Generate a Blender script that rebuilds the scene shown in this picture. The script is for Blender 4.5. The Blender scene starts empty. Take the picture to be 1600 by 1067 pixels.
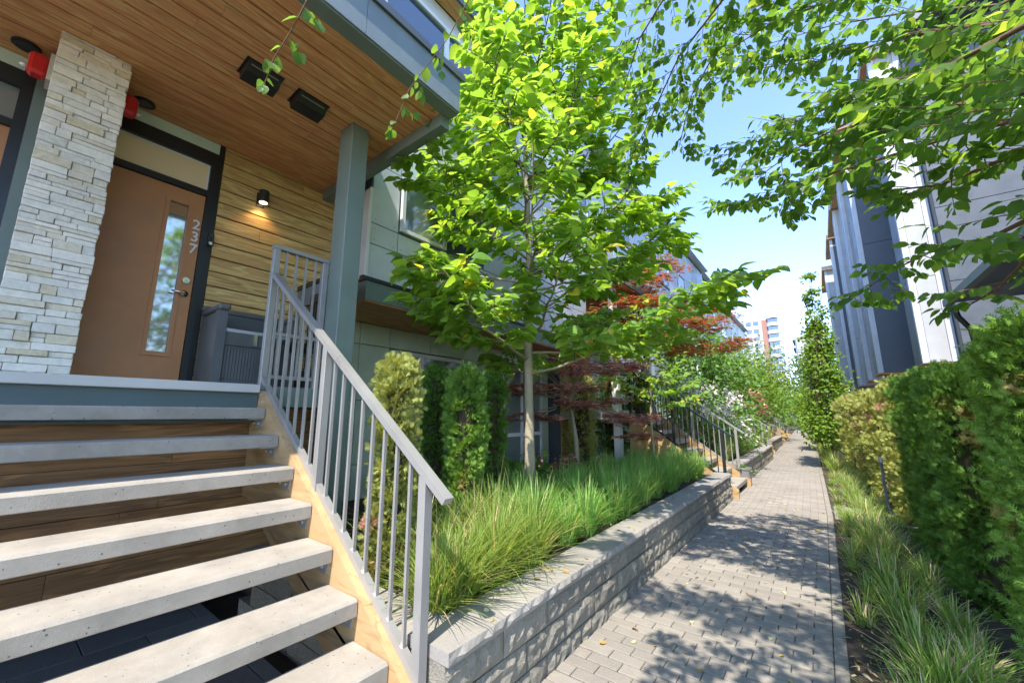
import bpy, math, random
import numpy as np
from mathutils import Vector, Matrix, Euler

# ------------------------------------------------------------------ camera, light, exposure
SC = bpy.context.scene
COL = SC.collection
R = math.radians
cam = bpy.data.cameras.new('camera'); cam.lens = 14.0; cam.sensor_width = 36.0
cam.clip_start = 0.05; cam.clip_end = 2000
camo = bpy.data.objects.new('camera', cam); COL.objects.link(camo)
camo.location = (0, 0, 1.5)
camo.rotation_euler = (R(90 + 10.43), 0, R(37.48))
SC.camera = camo

SUNV = Vector((0.11, -0.53, 0.84)).normalized()
sun = bpy.data.lights.new('sun', 'SUN'); sun.energy = 2.15; sun.angle = R(0.6); sun.color = (1.0, 0.95, 0.86)
suno = bpy.data.objects.new('sun', sun); COL.objects.link(suno)
suno.rotation_euler = SUNV.to_track_quat('Z', 'Y').to_euler()

w = bpy.data.worlds.new('World'); SC.world = w; w.use_nodes = True
nt = w.node_tree; nt.nodes.clear()
out = nt.nodes.new('ShaderNodeOutputWorld'); bg = nt.nodes.new('ShaderNodeBackground')
sky = nt.nodes.new('ShaderNodeTexSky'); sky.sky_type = 'NISHITA'; sky.sun_disc = False
sky.sun_elevation = math.asin(SUNV.z); sky.sun_rotation = math.atan2(SUNV.x, SUNV.y)
sky.air_density = 0.85; sky.dust_density = 0.1; sky.ozone_density = 2.0
tc = nt.nodes.new('ShaderNodeTexCoord')
mp = nt.nodes.new('ShaderNodeMapping'); mp.inputs['Scale'].default_value = (1.0, 1.0, 2.2)
nz = nt.nodes.new('ShaderNodeTexNoise'); nz.inputs['Scale'].default_value = 2.3; nz.inputs['Detail'].default_value = 7; nz.inputs['Roughness'].default_value = 0.55
nz.inputs['Distortion'].default_value = 0.6
cr = nt.nodes.new('ShaderNodeMapRange'); cr.inputs['From Min'].default_value = 0.67; cr.inputs['From Max'].default_value = 0.78
cr.inputs['To Max'].default_value = 0.4
mx = nt.nodes.new('ShaderNodeMix'); mx.data_type = 'RGBA'; mx.inputs[7].default_value = (2.6, 2.75, 2.9, 1)
nt.links.new(tc.outputs['Generated'], mp.inputs['Vector']); nt.links.new(mp.outputs[0], nz.inputs['Vector'])
nt.links.new(nz.outputs['Fac'], cr.inputs['Value']); nt.links.new(cr.outputs[0], mx.inputs[0])
vmn = nt.nodes.new('ShaderNodeVectorMath'); vmn.operation = 'MULTIPLY'; vmn.inputs[1].default_value = (.90, .90, .97)
nt.links.new(sky.outputs[0], vmn.inputs[0]); nt.links.new(vmn.outputs[0], mx.inputs[6]); nt.links.new(mx.outputs[2], bg.inputs['Color'])
bg.inputs['Strength'].default_value = 0.15
nt.links.new(bg.outputs[0], out.inputs[0])
SC.view_settings.view_transform = 'Standard'; SC.view_settings.look = 'None'
SC.view_settings.exposure = 2.12; SC.view_settings.gamma = 1.0; SC.view_settings.use_curve_mapping = False
SC.render.engine = 'CYCLES'
try:
    SC.cycles.max_bounces = 10; SC.cycles.diffuse_bounces = 7; SC.cycles.transmission_bounces = 6; SC.cycles.transparent_max_bounces = 8
    SC.cycles.use_denoising = True; SC.cycles.sample_clamp_indirect = 6
except Exception:
    pass

RN = random.Random(7)
NP = np.random.default_rng(11)

# ------------------------------------------------------------------ materials
def newmat(name):
    m = bpy.data.materials.new(name); m.use_nodes = True
    n = m.node_tree; b = n.nodes.get('Principled BSDF')
    return m, n, b
def ND(n, t, **k):
    x = n.nodes.new(t)
    for a, v in k.items():
        if a in x.inputs: x.inputs[a].default_value = v
    return x
def colmix(n, fac, a, b, mode='MIX'):
    m = n.nodes.new('ShaderNodeMix'); m.data_type = 'RGBA'; m.blend_type = mode
    if isinstance(fac, (int, float)): m.inputs[0].default_value = fac
    else: n.links.new(fac, m.inputs[0])
    for i, c in ((6, a), (7, b)):
        if isinstance(c, (tuple, list)): m.inputs[i].default_value = (*c[:3], 1)
        else: n.links.new(c, m.inputs[i])
    return m.outputs[2]
def rng_(n, val, a, b, c=0.0, d=1.0):
    m = n.nodes.new('ShaderNodeMapRange')
    n.links.new(val, m.inputs['Value'])
    for k, v in (('From Min', a), ('From Max', b), ('To Min', c), ('To Max', d)): m.inputs[k].default_value = v
    return m.outputs[0]
def wpos(n, scale=(1, 1, 1), off=(0, 0, 0)):
    g = n.nodes.new('ShaderNodeNewGeometry'); m = n.nodes.new('ShaderNodeMapping')
    m.inputs['Scale'].default_value = scale; m.inputs['Location'].default_value = off
    n.links.new(g.outputs['Position'], m.inputs['Vector']); return m.outputs[0]
def noise(n, vec, scale, detail=4, rough=.55, dist=0):
    x = ND(n, 'ShaderNodeTexNoise', Scale=scale, Detail=detail, Roughness=rough, Distortion=dist)
    n.links.new(vec, x.inputs['Vector']); return x.outputs['Fac']
def bump(n, b, h, strength=.3, dist=.01):
    x = ND(n, 'ShaderNodeBump', Strength=strength, Distance=dist); n.links.new(h, x.inputs['Height']); n.links.new(x.outputs[0], b.inputs['Normal'])
def objrand(n):
    return n.nodes.new('ShaderNodeObjectInfo').outputs['Random']
def islrand(n):
    return n.nodes.new('ShaderNodeNewGeometry').outputs['Random Per Island']

def m_paint(name, col, rough=.5, var=.04, metallic=0, bscale=60, bstr=.05, dirt=.07):
    m, n, b = newmat(name)
    v = wpos(n)
    f = noise(n, v, 3.0, 5); f2 = noise(n, v, 40, 3)
    dk = tuple(c * (1 - dirt * 1.6) for c in col); lt = tuple(min(1, c * (1 + var)) for c in col)
    c = colmix(n, rng_(n, f, .3, .7), dk, lt)
    n.links.new(c, b.inputs['Base Color']); b.inputs['Roughness'].default_value = rough; b.inputs['Metallic'].default_value = metallic
    n.links.new(rng_(n, f, .3, .7, rough - .08, rough + .1), b.inputs['Roughness'])
    bump(n, b, noise(n, v, bscale, 3), bstr, .004)
    return m
def m_wood(name, dark, light, axis='Y', perm=.35, grain=26, rough=.6, stripe=1.0, bstr=.5):
    m, n, b = newmat(name)
    sc = {'Y': (grain, 1.3, grain), 'X': (1.3, grain, grain)}[axis]
    r = objrand(n)
    g = n.nodes.new('ShaderNodeNewGeometry')
    ad = n.nodes.new('ShaderNodeVectorMath'); ad.operation = 'ADD'
    cmb = n.nodes.new('ShaderNodeCombineXYZ'); mul = n.nodes.new('ShaderNodeMath'); mul.operation = 'MULTIPLY'; mul.inputs[1].default_value = 37
    n.links.new(r, mul.inputs[0]); n.links.new(mul.outputs[0], cmb.inputs[1 if axis == 'Y' else 0])
    n.links.new(g.outputs['Position'], ad.inputs[0]); n.links.new(cmb.outputs[0], ad.inputs[1])
    mpn = n.nodes.new('ShaderNodeMapping'); mpn.inputs['Scale'].default_value = sc; n.links.new(ad.outputs[0], mpn.inputs['Vector'])
    f = noise(n, mpn.outputs[0], 1.0, 6, .6, 1.6)
    mp2 = n.nodes.new('ShaderNodeMapping'); mp2.inputs['Scale'].default_value = tuple(s * 4 if s > 2 else s * 2.4 for s in sc); n.links.new(ad.outputs[0], mp2.inputs['Vector'])
    f2 = noise(n, mp2.outputs[0], 1.0, 3, .6, .8)
    # cathedral grain: bands warped by slow noise
    mp3 = n.nodes.new('ShaderNodeMapping'); mp3.inputs['Scale'].default_value = tuple(s * .18 if s > 2 else .55 for s in sc); n.links.new(ad.outputs[0], mp3.inputs['Vector'])
    slow = noise(n, mp3.outputs[0], 1.0, 3, .5, .5)
    mm = n.nodes.new('ShaderNodeMath'); mm.operation = 'MULTIPLY'; mm.inputs[1].default_value = 60; n.links.new(slow, mm.inputs[0])
    ss = n.nodes.new('ShaderNodeMath'); ss.operation = 'SINE'; n.links.new(mm.outputs[0], ss.inputs[0])
    band = rng_(n, ss.outputs[0], .15, 1.0, 0, stripe * .6)
    bb = n.nodes.new('ShaderNodeMath'); bb.operation = 'MULTIPLY'; n.links.new(band, bb.inputs[0]); n.links.new(rng_(n, f2, .42, .6), bb.inputs[1])
    base = colmix(n, rng_(n, f, .3, .72), dark, light)
    c1 = colmix(n, bb.outputs[0], base, tuple(min(1, x * 1.9) for x in light))
    c2 = colmix(n, rng_(n, f2, .52, .72, 0, .5), c1, tuple(x * .42 for x in dark))
    vv = colmix(n, rng_(n, r, 0, 1, 0, perm), c2, tuple(x * .55 for x in dark))
    n.links.new(vv, b.inputs['Base Color']); b.inputs['Roughness'].default_value = rough
    bump(n, b, f2, bstr, .003)
    return m
def m_concrete(name, col, pits=True):
    m, n, b = newmat(name); v = wpos(n)
    f = noise(n, v, 5, 7, .65); f2 = noise(n, v, 160, 4, .7)
    vo = ND(n, 'ShaderNodeTexVoronoi', Scale=34); n.links.new(v, vo.inputs['Vector'])
    gate = noise(n, v, 19, 2)
    pt = n.nodes.new('ShaderNodeMath'); pt.operation = 'LESS_THAN'; pt.inputs[1].default_value = .13
    n.links.new(vo.outputs['Distance'], pt.inputs[0])
    gt = n.nodes.new('ShaderNodeMath'); gt.operation = 'GREATER_THAN'; gt.inputs[1].default_value = .53
    n.links.new(gate, gt.inputs[0])
    pp = n.nodes.new('ShaderNodeMath'); pp.operation = 'MULTIPLY'; n.links.new(pt.outputs[0], pp.inputs[0]); n.links.new(gt.outputs[0], pp.inputs[1])
    base = colmix(n, rng_(n, f, .28, .72), tuple(c * .72 for c in col), tuple(c * 1.12 for c in col))
    base = colmix(n, rng_(n, f2, .35, .7, 0, .35), base, tuple(c * .6 for c in col))
    f5 = noise(n, v, 1.7, 6, .7, .6); base = colmix(n, rng_(n, f5, .48, .78, 0, .55), base, (col[0] * .5, col[1] * .46, col[2] * .40))
    c = colmix(n, pp.outputs[0], base, tuple(c * .25 for c in col)) if pits else base
    n.links.new(c, b.inputs['Base Color']); b.inputs['Roughness'].default_value = .88
    hm = n.nodes.new('ShaderNodeMath'); hm.operation = 'SUBTRACT'; n.links.new(f2, hm.inputs[0]); n.links.new(pp.outputs[0], hm.inputs[1])
    bump(n, b, hm.outputs[0] if pits else f2, .45, .004)
    return m
def m_piece(name, a, b_, c_=None, rough=.85, rnd='obj', bstr=.5, bscale=70, stain=.3, dist=.006):
    m, n, b = newmat(name); v = wpos(n)
    r = objrand(n) if rnd == 'obj' else islrand(n)
    col = colmix(n, r, a, b_)
    if c_ is not None:
        wn = n.nodes.new('ShaderNodeTexWhiteNoise'); wn.noise_dimensions = '1D'; n.links.new(r, wn.inputs['W'])
        col = colmix(n, rng_(n, wn.outputs['Value'], .60, .92), col, c_)
    f = noise(n, v, 9, 6, .65)
    col = colmix(n, rng_(n, f, .4, .8, 0, stain), col, tuple(x * .45 for x in a))
    f4 = noise(n, v, .9, 5, .6); col = colmix(n, rng_(n, f4, .42, .72, 0, .38), col, tuple(x * .5 for x in a))
    f2 = noise(n, v, bscale, 5, .7)
    col = colmix(n, rng_(n, f2, .3, .7, 0, .3), col, tuple(x * 1.5 for x in b_), 'MIX')
    n.links.new(col, b.inputs['Base Color']); b.inputs['Roughness'].default_value = rough
    bump(n, b, f2, bstr, dist)
    return m
def m_leaf(name, a, b_, c_=None, trans=.5, tcol=None, rough=.45, rnd='isl', cfrac=.9, spec=.35, brown=None, bscale=1.4, blo=.56):
    m, n, b = newmat(name)
    n.nodes.remove(b)
    outn = [x for x in n.nodes if x.type == 'OUTPUT_MATERIAL'][0]
    r = islrand(n) if rnd == 'isl' else objrand(n)
    wn = n.nodes.new('ShaderNodeTexWhiteNoise'); wn.noise_dimensions = '1D'; n.links.new(r, wn.inputs['W'])
    col = colmix(n, wn.outputs['Value'], a, b_)
    if c_ is not None:
        wn2 = n.nodes.new('ShaderNodeTexWhiteNoise'); wn2.noise_dimensions = '1D'
        ad = n.nodes.new('ShaderNodeMath'); ad.inputs[1].default_value = 3.7; n.links.new(r, ad.inputs[0]); n.links.new(ad.outputs[0], wn2.inputs['W'])
        g = n.nodes.new('ShaderNodeMath'); g.operation = 'GREATER_THAN'; g.inputs[1].default_value = cfrac
        n.links.new(wn2.outputs['Value'], g.inputs[0]); col = colmix(n, g.outputs[0], col, c_)
    if brown is not None:
        f = noise(n, wpos(n), bscale, 3, .6); col = colmix(n, rng_(n, f, blo, blo + .07), col, brown)
    pb = n.nodes.new('ShaderNodeBsdfPrincipled'); pb.inputs['Roughness'].default_value = rough
    pb.inputs['Specular IOR Level'].default_value = spec
    n.links.new(col, pb.inputs['Base Color'])
    tr = n.nodes.new('ShaderNodeBsdfTranslucent')
    tm = colmix(n, 1.0, col, tcol or (2.2, 1.9, .7), 'MULTIPLY')
    n.links.new(tm, tr.inputs['Color'])
    ms = n.nodes.new('ShaderNodeMixShader'); ms.inputs[0].default_value = trans
    n.links.new(pb.outputs[0], ms.inputs[1]); n.links.new(tr.outputs[0], ms.inputs[2]); n.links.new(ms.outputs[0], outn.inputs['Surface'])
    f3 = noise(n, wpos(n), 60, 2); x = ND(n, 'ShaderNodeBump', Strength=.25, Distance=.01); n.links.new(f3, x.inputs['Height']); n.links.new(x.outputs[0], pb.inputs['Normal'])
    return m
def m_glass(name, tint=(.02, .025, .03), rough=.03):
    m, n, b = newmat(name)
    b.inputs['Base Color'].default_value = (*tint, 1); b.inputs['Roughness'].default_value = rough
    b.inputs['Specular IOR Level'].default_value = 1.0; b.inputs['IOR'].default_value = 1.9
    bump(n, b, noise(n, wpos(n), 1.2, 2), .04, .02)
    return m
def m_emit(name, col, st):
    m, n, b = newmat(name); b.inputs['Emission Color'].default_value = (*col, 1); b.inputs['Emission Strength'].default_value = st
    b.inputs['Base Color'].default_value = (*col, 1)
    return m

M = {}
M['soffit'] = m_wood('soffit cedar', (0.514, 0.218, 0.0822), (0.88, 0.425, 0.168), 'Y', .15, 30)
M['siding'] = m_wood('siding oak', (0.338, 0.19, 0.0597), (0.748, 0.508, 0.19), 'Y', .18, 30, stripe=.9)
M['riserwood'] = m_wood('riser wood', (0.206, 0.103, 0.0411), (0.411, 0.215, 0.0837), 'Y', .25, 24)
M['door'] = m_paint('door paint', (.50, .225, .085), .42, .10, bscale=30)
M['black'] = m_paint('black frame', (0.0156, 0.0182, 0.0182), .35, .2, bscale=80)
M['trim'] = m_paint('green grey trim', (0.172, 0.216, 0.186), .5, .12, bscale=70, bstr=.15)
M['stucco'] = m_paint('beam fascia', (0.219, 0.258, 0.27), .65, .15, bscale=160, bstr=.9)
M['sage'] = m_paint('sage panel', (0.626, 0.809, 0.653), .5, .08)
M['teal'] = m_paint('teal fascia', (0.072, 0.103, 0.101), .55, .15, bscale=50, bstr=.3)
M['olive'] = m_paint('olive panel', (0.564, 0.653, 0.497), .55, .08)
M['grey'] = m_paint('pale grey panel', (0.596, 0.61, 0.629), .5, .05)
M['lilac'] = m_paint('light panel', (.46, .46, .46), .5, .04)
M['slate'] = m_paint('slate panel', (0.0972, 0.111, 0.128), .5, .08)
M['midslate'] = m_paint('mid slate panel', (0.133, 0.158, 0.187), .5, .08)
M['white'] = m_paint('white frame', (.74, .75, .75), .4, .03, dirt=.05)
M['rail'] = m_paint('railing grey', (0.327, 0.31, 0.289), .33, .06, .25, dirt=.08)
M['coping'] = m_paint('coping', (0.518, 0.5, 0.458), .5, .05)
M['ply'] = m_wood('stringer timber', (0.388, 0.232, 0.0968), (0.528, 0.352, 0.176), 'X', .05, 6, stripe=.12, bstr=.1)
M['galv'] = m_paint('galvanised', (0.41, 0.42, 0.396), .45, .2, .6)
M['conc'] = m_concrete('tread concrete', (0.368, 0.325, 0.268))
M['paver'] = m_piece('paver', (0.211, 0.185, 0.154), (0.292, 0.256, 0.212), rough=.9, stain=.25)
M['paverstuff'] = m_piece('paver far', (0.211, 0.185, 0.154), (0.292, 0.256, 0.212), rough=.9, rnd='isl', stain=.25)
M['joint'] = m_piece('joint sand', (.05, .048, .045), (.08, .075, .07), rough=1)
M['block'] = m_piece('wall block', (0.202, 0.182, 0.145), (0.309, 0.275, 0.218), rough=.95, bstr=1.0, bscale=42, stain=.5, dist=.02)
M['cap'] = m_piece('cap stone', (0.24, 0.218, 0.19), (0.309, 0.279, 0.245), rough=.9, bstr=.4, stain=.2)
M['stone'] = m_piece('ledge stone', (0.646, 0.61, 0.52), (0.878, 0.805, 0.672), (0.607, 0.488, 0.278), rough=.85, bstr=.7, bscale=28, stain=.28)
M['soil'] = m_piece('soil', (.035, .024, .016), (.07, .05, .035), rough=1, bstr=1, bscale=50)
M['tile'] = m_piece('dark tile', (0.14, 0.152, 0.164), (0.223, 0.234, 0.246), rough=.7)
M['red'] = m_paint('red alarm', (.62, .02, .02), .3, .1)
M['bench'] = m_paint('bench plastic', (0.0966, 0.102, 0.0986), .5, .2, bscale=90, bstr=.3)
M['lid'] = m_paint('bench lid', (0.42, 0.446, 0.45), .5, .05)
M['mesh'] = m_paint('speaker mesh', (.05, .05, .05), .6, .3, bscale=400, bstr=1)
M['dmesh'] = m_paint('speaker grille', (.11, .11, .115), .6, .3, bscale=400, bstr=1)
M['chrome'] = m_paint('chrome', (.75, .72, .62), .15, .05, 1.0)
M['digit'] = m_paint('digit', (.8, .8, .76), .35, .02)
M['transom'] = m_glass('transom film', (0.88, 0.737, 0.437), .25)
M['glass'] = m_glass('window glass')
M['glassl'] = m_glass('pale window glass', (0.208, 0.247, 0.234), .08)
M['glassb'] = m_glass('sky window glass', (.03, .05, .075), .02)
M['frost'] = m_glass('door light', (.14, .17, .13), .05); M['frost'].node_tree.nodes['Principled BSDF'].inputs['IOR'].default_value = 3.2
M['brick'] = m_paint('brick red', (.34, .17, .13), .8)
M['tower'] = m_paint('tower concrete', (.50, .50, .51), .7)
M['bark'] = m_piece('pale bark', (.30, .25, .17), (.42, .36, .25), rough=.9, stain=.4, bscale=40)
M['darkbark'] = m_piece('dark bark', (.09, .065, .045), (.15, .10, .07), rough=.95, stain=.4, bscale=60)
M['twig'] = m_piece('twig', (.13, .065, .04), (.2, .11, .07), rough=.8)
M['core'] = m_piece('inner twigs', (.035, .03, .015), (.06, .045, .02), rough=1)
M['mag'] = m_leaf('broad leaf', (0.138, 0.267, 0.05), (0.261, 0.401, 0.075), (0.578, 0.485, 0.075), .5, (2.4, 2.1, .8), cfrac=.985)
M['magp'] = m_leaf('broad leaf piece', (0.138, 0.267, 0.05), (0.261, 0.401, 0.075), (0.578, 0.485, 0.075), .5, (2.4, 2.1, .8), rnd='obj', cfrac=.97)
M['beech'] = m_leaf('overhead leaf', (0.067, 0.15, 0.0332), (0.128, 0.231, 0.0488), (0.243, 0.343, 0.0664), .55, (2.6, 2.3, 1.0), cfrac=.93)
M['beechp'] = m_leaf('overhead leaf piece', (0.067, 0.15, 0.0332), (0.128, 0.231, 0.0488), (0.243, 0.343, 0.0664), .55, (2.6, 2.3, 1.0), rnd='obj', cfrac=.97)
M['lime'] = m_leaf('hornbeam leaf', (0.11, 0.204, 0.027), (0.22, 0.33, 0.045), None, .45)
M['greenleaf'] = m_leaf('mid leaf', (0.0865, 0.195, 0.0429), (0.173, 0.319, 0.0644), None, .4)
M['greyleaf'] = m_leaf('dull leaf', (.07, .12, .05), (.11, .16, .07), None, .25)
M['purple'] = m_leaf('bronze maple leaf', (0.231, 0.0928, 0.0796), (0.563, 0.282, 0.217), (0.862, 0.498, 0.364), .3, (1.6, 1.2, 1.0), cfrac=.8)
M['redleaf'] = m_leaf('red maple leaf', (0.288, 0.06, 0.042), (0.408, 0.144, 0.06), (0.18, 0.288, 0.06), .45, (1.7, 1.2, .8), cfrac=.68)
M['thuja'] = m_leaf('thuja', (0.11, 0.209, 0.03), (0.22, 0.374, 0.055), None, .25, rough=.65, brown=(0.396, 0.253, 0.11), bscale=1.7, blo=.58)
M['thujadark'] = m_leaf('thuja dark', (0.0805, 0.172, 0.03), (0.161, 0.293, 0.045), None, .3, rough=.65, brown=(0.299, 0.207, 0.08), bscale=1.9, blo=.62)
M['thujayel'] = m_leaf('thuja yellow', (0.229, 0.273, 0.0668), (0.425, 0.437, 0.122), None, .25, rough=.6, brown=(0.491, 0.273, 0.199), bscale=2.2, blo=.62)
M['grassy'] = m_leaf('yellow grass', (0.163, 0.263, 0.0495), (0.338, 0.426, 0.11), (0.575, 0.426, 0.22), .38, (1.9, 1.7, .8), cfrac=.92)
M['grassg'] = m_leaf('green grass', (0.117, 0.264, 0.0615), (0.282, 0.486, 0.108), (0.66, 0.607, 0.275), .35, (1.9, 1.7, .8), cfrac=.93)
M['verge'] = m_leaf('verge grass', (0.127, 0.223, 0.0413), (0.3, 0.419, 0.0927), (0.632, 0.461, 0.352), .35, (1.9, 1.7, .8), cfrac=.85)
M['fallen'] = m_leaf('fallen leaf', (.45, .36, .08), (.38, .22, .09), (.5, .48, .25), .1, rnd='isl', cfrac=.6)
M['mulch'] = m_leaf('mulch', (.16, .11, .06), (.34, .26, .14), (.42, .36, .2), .1, (1, 1, 1))
M['flower'] = m_leaf('blossom', (.80, .76, .66), (.85, .80, .74), (.75, .55, .50), .3, (1, 1, 1), cfrac=.85)
M['bulb'] = m_emit('lamp glow', (1.0, .72, .42), 2.5)
M['clear'] = m_glass('strobe lens', (.6, .6, .62), .1)
M['terra'] = m_paint('grey planter', (.20, .19, .18), .7)
M['roof'] = m_paint('far roof', (.16, .17, .20), .8)

# ------------------------------------------------------------------ helpers
class MB:
    def __init__(s): s.v = []; s.f = []
    def add(s, vs, fs):
        o = len(s.v); s.v += [tuple(v) for v in vs]; s.f += [tuple(i + o for i in f) for f in fs]; return s
    def box(s, x0, x1, y0, y1, z0, z1):
        vs = [(x, y, z) for z in (z0, z1) for y in (y0, y1) for x in (x0, x1)]
        return s.add(vs, [(0, 2, 3, 1), (4, 5, 7, 6), (0, 1, 5, 4), (2, 6, 7, 3), (0, 4, 6, 2), (1, 3, 7, 5)])
    def bevbox(s, x0, x1, y0, y1, z0, z1, b=.006):
        # box with all corners cut: 24 verts
        X = (x0, x1); Y = (y0, y1); Z = (z0, z1); vs = []; idx = {}
        for i in (0, 1):
            for j in (0, 1):
                for k in (0, 1):
                    sx = b if i == 0 else -b; sy = b if j == 0 else -b; sz = b if k == 0 else -b
                    idx[i, j, k, 0] = len(vs); vs.append((X[i], Y[j] + sy, Z[k] + sz))
                    idx[i, j, k, 1] = len(vs); vs.append((X[i] + sx, Y[j], Z[k] + sz))
                    idx[i, j, k, 2] = len(vs); vs.append((X[i] + sx, Y[j] + sy, Z[k]))
        f = []
        for i in (0, 1):
            q = [idx[i, 0, 0, 0], idx[i, 1, 0, 0], idx[i, 1, 1, 0], idx[i, 0, 1, 0]]; f.append(q if i else q[::-1])
            q = [idx[0, i, 0, 1], idx[0, i, 1, 1], idx[1, i, 1, 1], idx[1, i, 0, 1]]; f.append(q if i else q[::-1])
            q = [idx[0, 0, i, 2], idx[1, 0, i, 2], idx[1, 1, i, 2], idx[0, 1, i, 2]]; f.append(q if i else q[::-1])
        for a in (0, 1):
            for c in (0, 1):
                q = [idx[0, a, c, 1], idx[1, a, c, 1], idx[1, a, c, 2], idx[0, a, c, 2]]; f.append(q if a != c else q[::-1])
                q = [idx[a, 0, c, 0], idx[a, 1, c, 0], idx[a, 1, c, 2], idx[a, 0, c, 2]]; f.append(q if a == c else q[::-1])
                q = [idx[a, c, 0, 0], idx[a, c, 1, 0], idx[a, c, 1, 1], idx[a, c, 0, 1]]; f.append(q if a != c else q[::-1])
                for e in (0, 1):
                    q = [idx[a, c, e, 0], idx[a, c, e, 1], idx[a, c, e, 2]]; f.append(q if (a + c + e) % 2 else q[::-1])
        return s.add(vs, f)
    def beam(s, p, q, w, h, up=(0, 0, 1)):
        p = Vector(p); q = Vector(q); d = (q - p).normalized(); u = Vector(up); sx = d.cross(u).normalized() * w / 2; uu = sx.cross(d).normalized() * h / 2
        vs = [e + a * sx + b * uu for e in (p, q) for a, b in ((-1, -1), (1, -1), (1, 1), (-1, 1))]
        return s.add(vs, [(0, 1, 2, 3), (7, 6, 5, 4), (0, 4, 5, 1), (1, 5, 6, 2), (2, 6, 7, 3), (3, 7, 4, 0)])
    def tube(s, pts, rad, n=6, cap=True):
        pts = [Vector(p) for p in pts]; rings = []
        if not isinstance(rad, (list, tuple)): rad = [rad] * len(pts)
        t0 = (pts[1] - pts[0]).normalized(); a = t0.orthogonal().normalized()
        vs = []
        for i, p in enumerate(pts):
            t = (pts[min(i + 1, len(pts) - 1)] - pts[max(i - 1, 0)]).normalized()
            a = (a - t * a.dot(t)).normalized(); b = t.cross(a)
            for k in range(n):
                an = 2 * math.pi * k / n; vs.append(p + (a * math.cos(an) + b * math.sin(an)) * rad[i])
        fs = [(i * n + k, i * n + (k + 1) % n, (i + 1) * n + (k + 1) % n, (i + 1) * n + k) for i in range(len(pts) - 1) for k in range(n)]
        if cap: fs += [tuple(range(n))[::-1], tuple((len(pts) - 1) * n + k for k in range(n))]
        return s.add(vs, fs)
    def disc(s, c, r, axis, h, n=20):
        c = Vector(c); a = Vector(axis).normalized(); return s.tube([c, c + a * h], r, n)
    def poly(s, prof, a0, a1, axis='Y'):
        n = len(prof)
        mk = (lambda p, t: (p[0], t, p[1])) if axis == 'Y' else (lambda p, t: (t, p[0], p[1]))
        vs = [mk(p, a0) for p in prof] + [mk(p, a1) for p in prof]
        return s.add(vs, [tuple(range(n)), tuple(range(2 * n - 1, n - 1, -1))] + [(i, i + n, (i + 1) % n + n, (i + 1) % n) for i in range(n)])
    def mesh(s, name, off=(0, 0, 0)):
        me = bpy.data.meshes.new(name); o = Vector(off)
        me.from_pydata([(v[0] - o[0], v[1] - o[1], v[2] - o[2]) for v in s.v], [], s.f); me.update(); return me

ORG = {}
def origin(o): return ORG.get(o.name, (0, 0, 0)) if o else (0, 0, 0)
def link(o, parent=None, world=(0, 0, 0)):
    COL.objects.link(o)
    if parent: o.parent = parent
    po = origin(parent); o.location = tuple(world[i] - po[i] for i in range(3)); ORG[o.name] = tuple(world)
    return o
def thing(name, label, cat, loc=(0, 0, 0), group=None):
    o = bpy.data.objects.new(name, None); o.empty_display_size = .1; link(o, None, loc)
    o['label'] = label; o['category'] = cat
    if group: o['group'] = group
    return o
def part(name, mb, mat, parent, world=None, kind=None, smooth=False, label=None):
    world = world if world is not None else origin(parent)
    me = mb if isinstance(mb, bpy.types.Mesh) else mb.mesh(name, world)
    if not me.materials: me.materials.append(M[mat] if isinstance(mat, str) else mat)
    if smooth: me.polygons.foreach_set('use_smooth', [True] * len(me.polygons))
    o = bpy.data.objects.new(name, me); link(o, parent, world)
    if kind: o['kind'] = kind
    if label: o['label'] = label
    return o
def top(name, mb, mat, label, cat, world=(0, 0, 0), group=None, kind=None, smooth=False):
    o = part(name, mb, mat, None, world, kind, smooth); o['label'] = label; o['category'] = cat
    if group: o['group'] = group
    return o
def structure(name, mb, mat):
    o = part(name, mb, mat, None, (0, 0, 0)); o['kind'] = 'structure'; return o
def inst(name, me, parent, world, rot=(0, 0, 0), scale=(1, 1, 1)):
    o = bpy.data.objects.new(name, me); link(o, parent, world); o.rotation_euler = rot; o.scale = scale; return o
def np_mesh(name, V, F, mat, smooth=False):
    """V (n,3), F (m,k) with k 3 or 4"""
    me = bpy.data.meshes.new(name); k = F.shape[1]
    me.vertices.add(len(V)); me.vertices.foreach_set('co', V.astype(np.float32).ravel())
    me.loops.add(F.size); me.loops.foreach_set('vertex_index', F.astype(np.int32).ravel())
    me.polygons.add(len(F)); me.polygons.foreach_set('loop_start', np.arange(0, F.size, k, dtype=np.int32))
    if smooth: me.polygons.foreach_set('use_smooth', np.ones(len(F), bool))
    me.materials.append(M[mat]); me.update(calc_edges=True); return me

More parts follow.
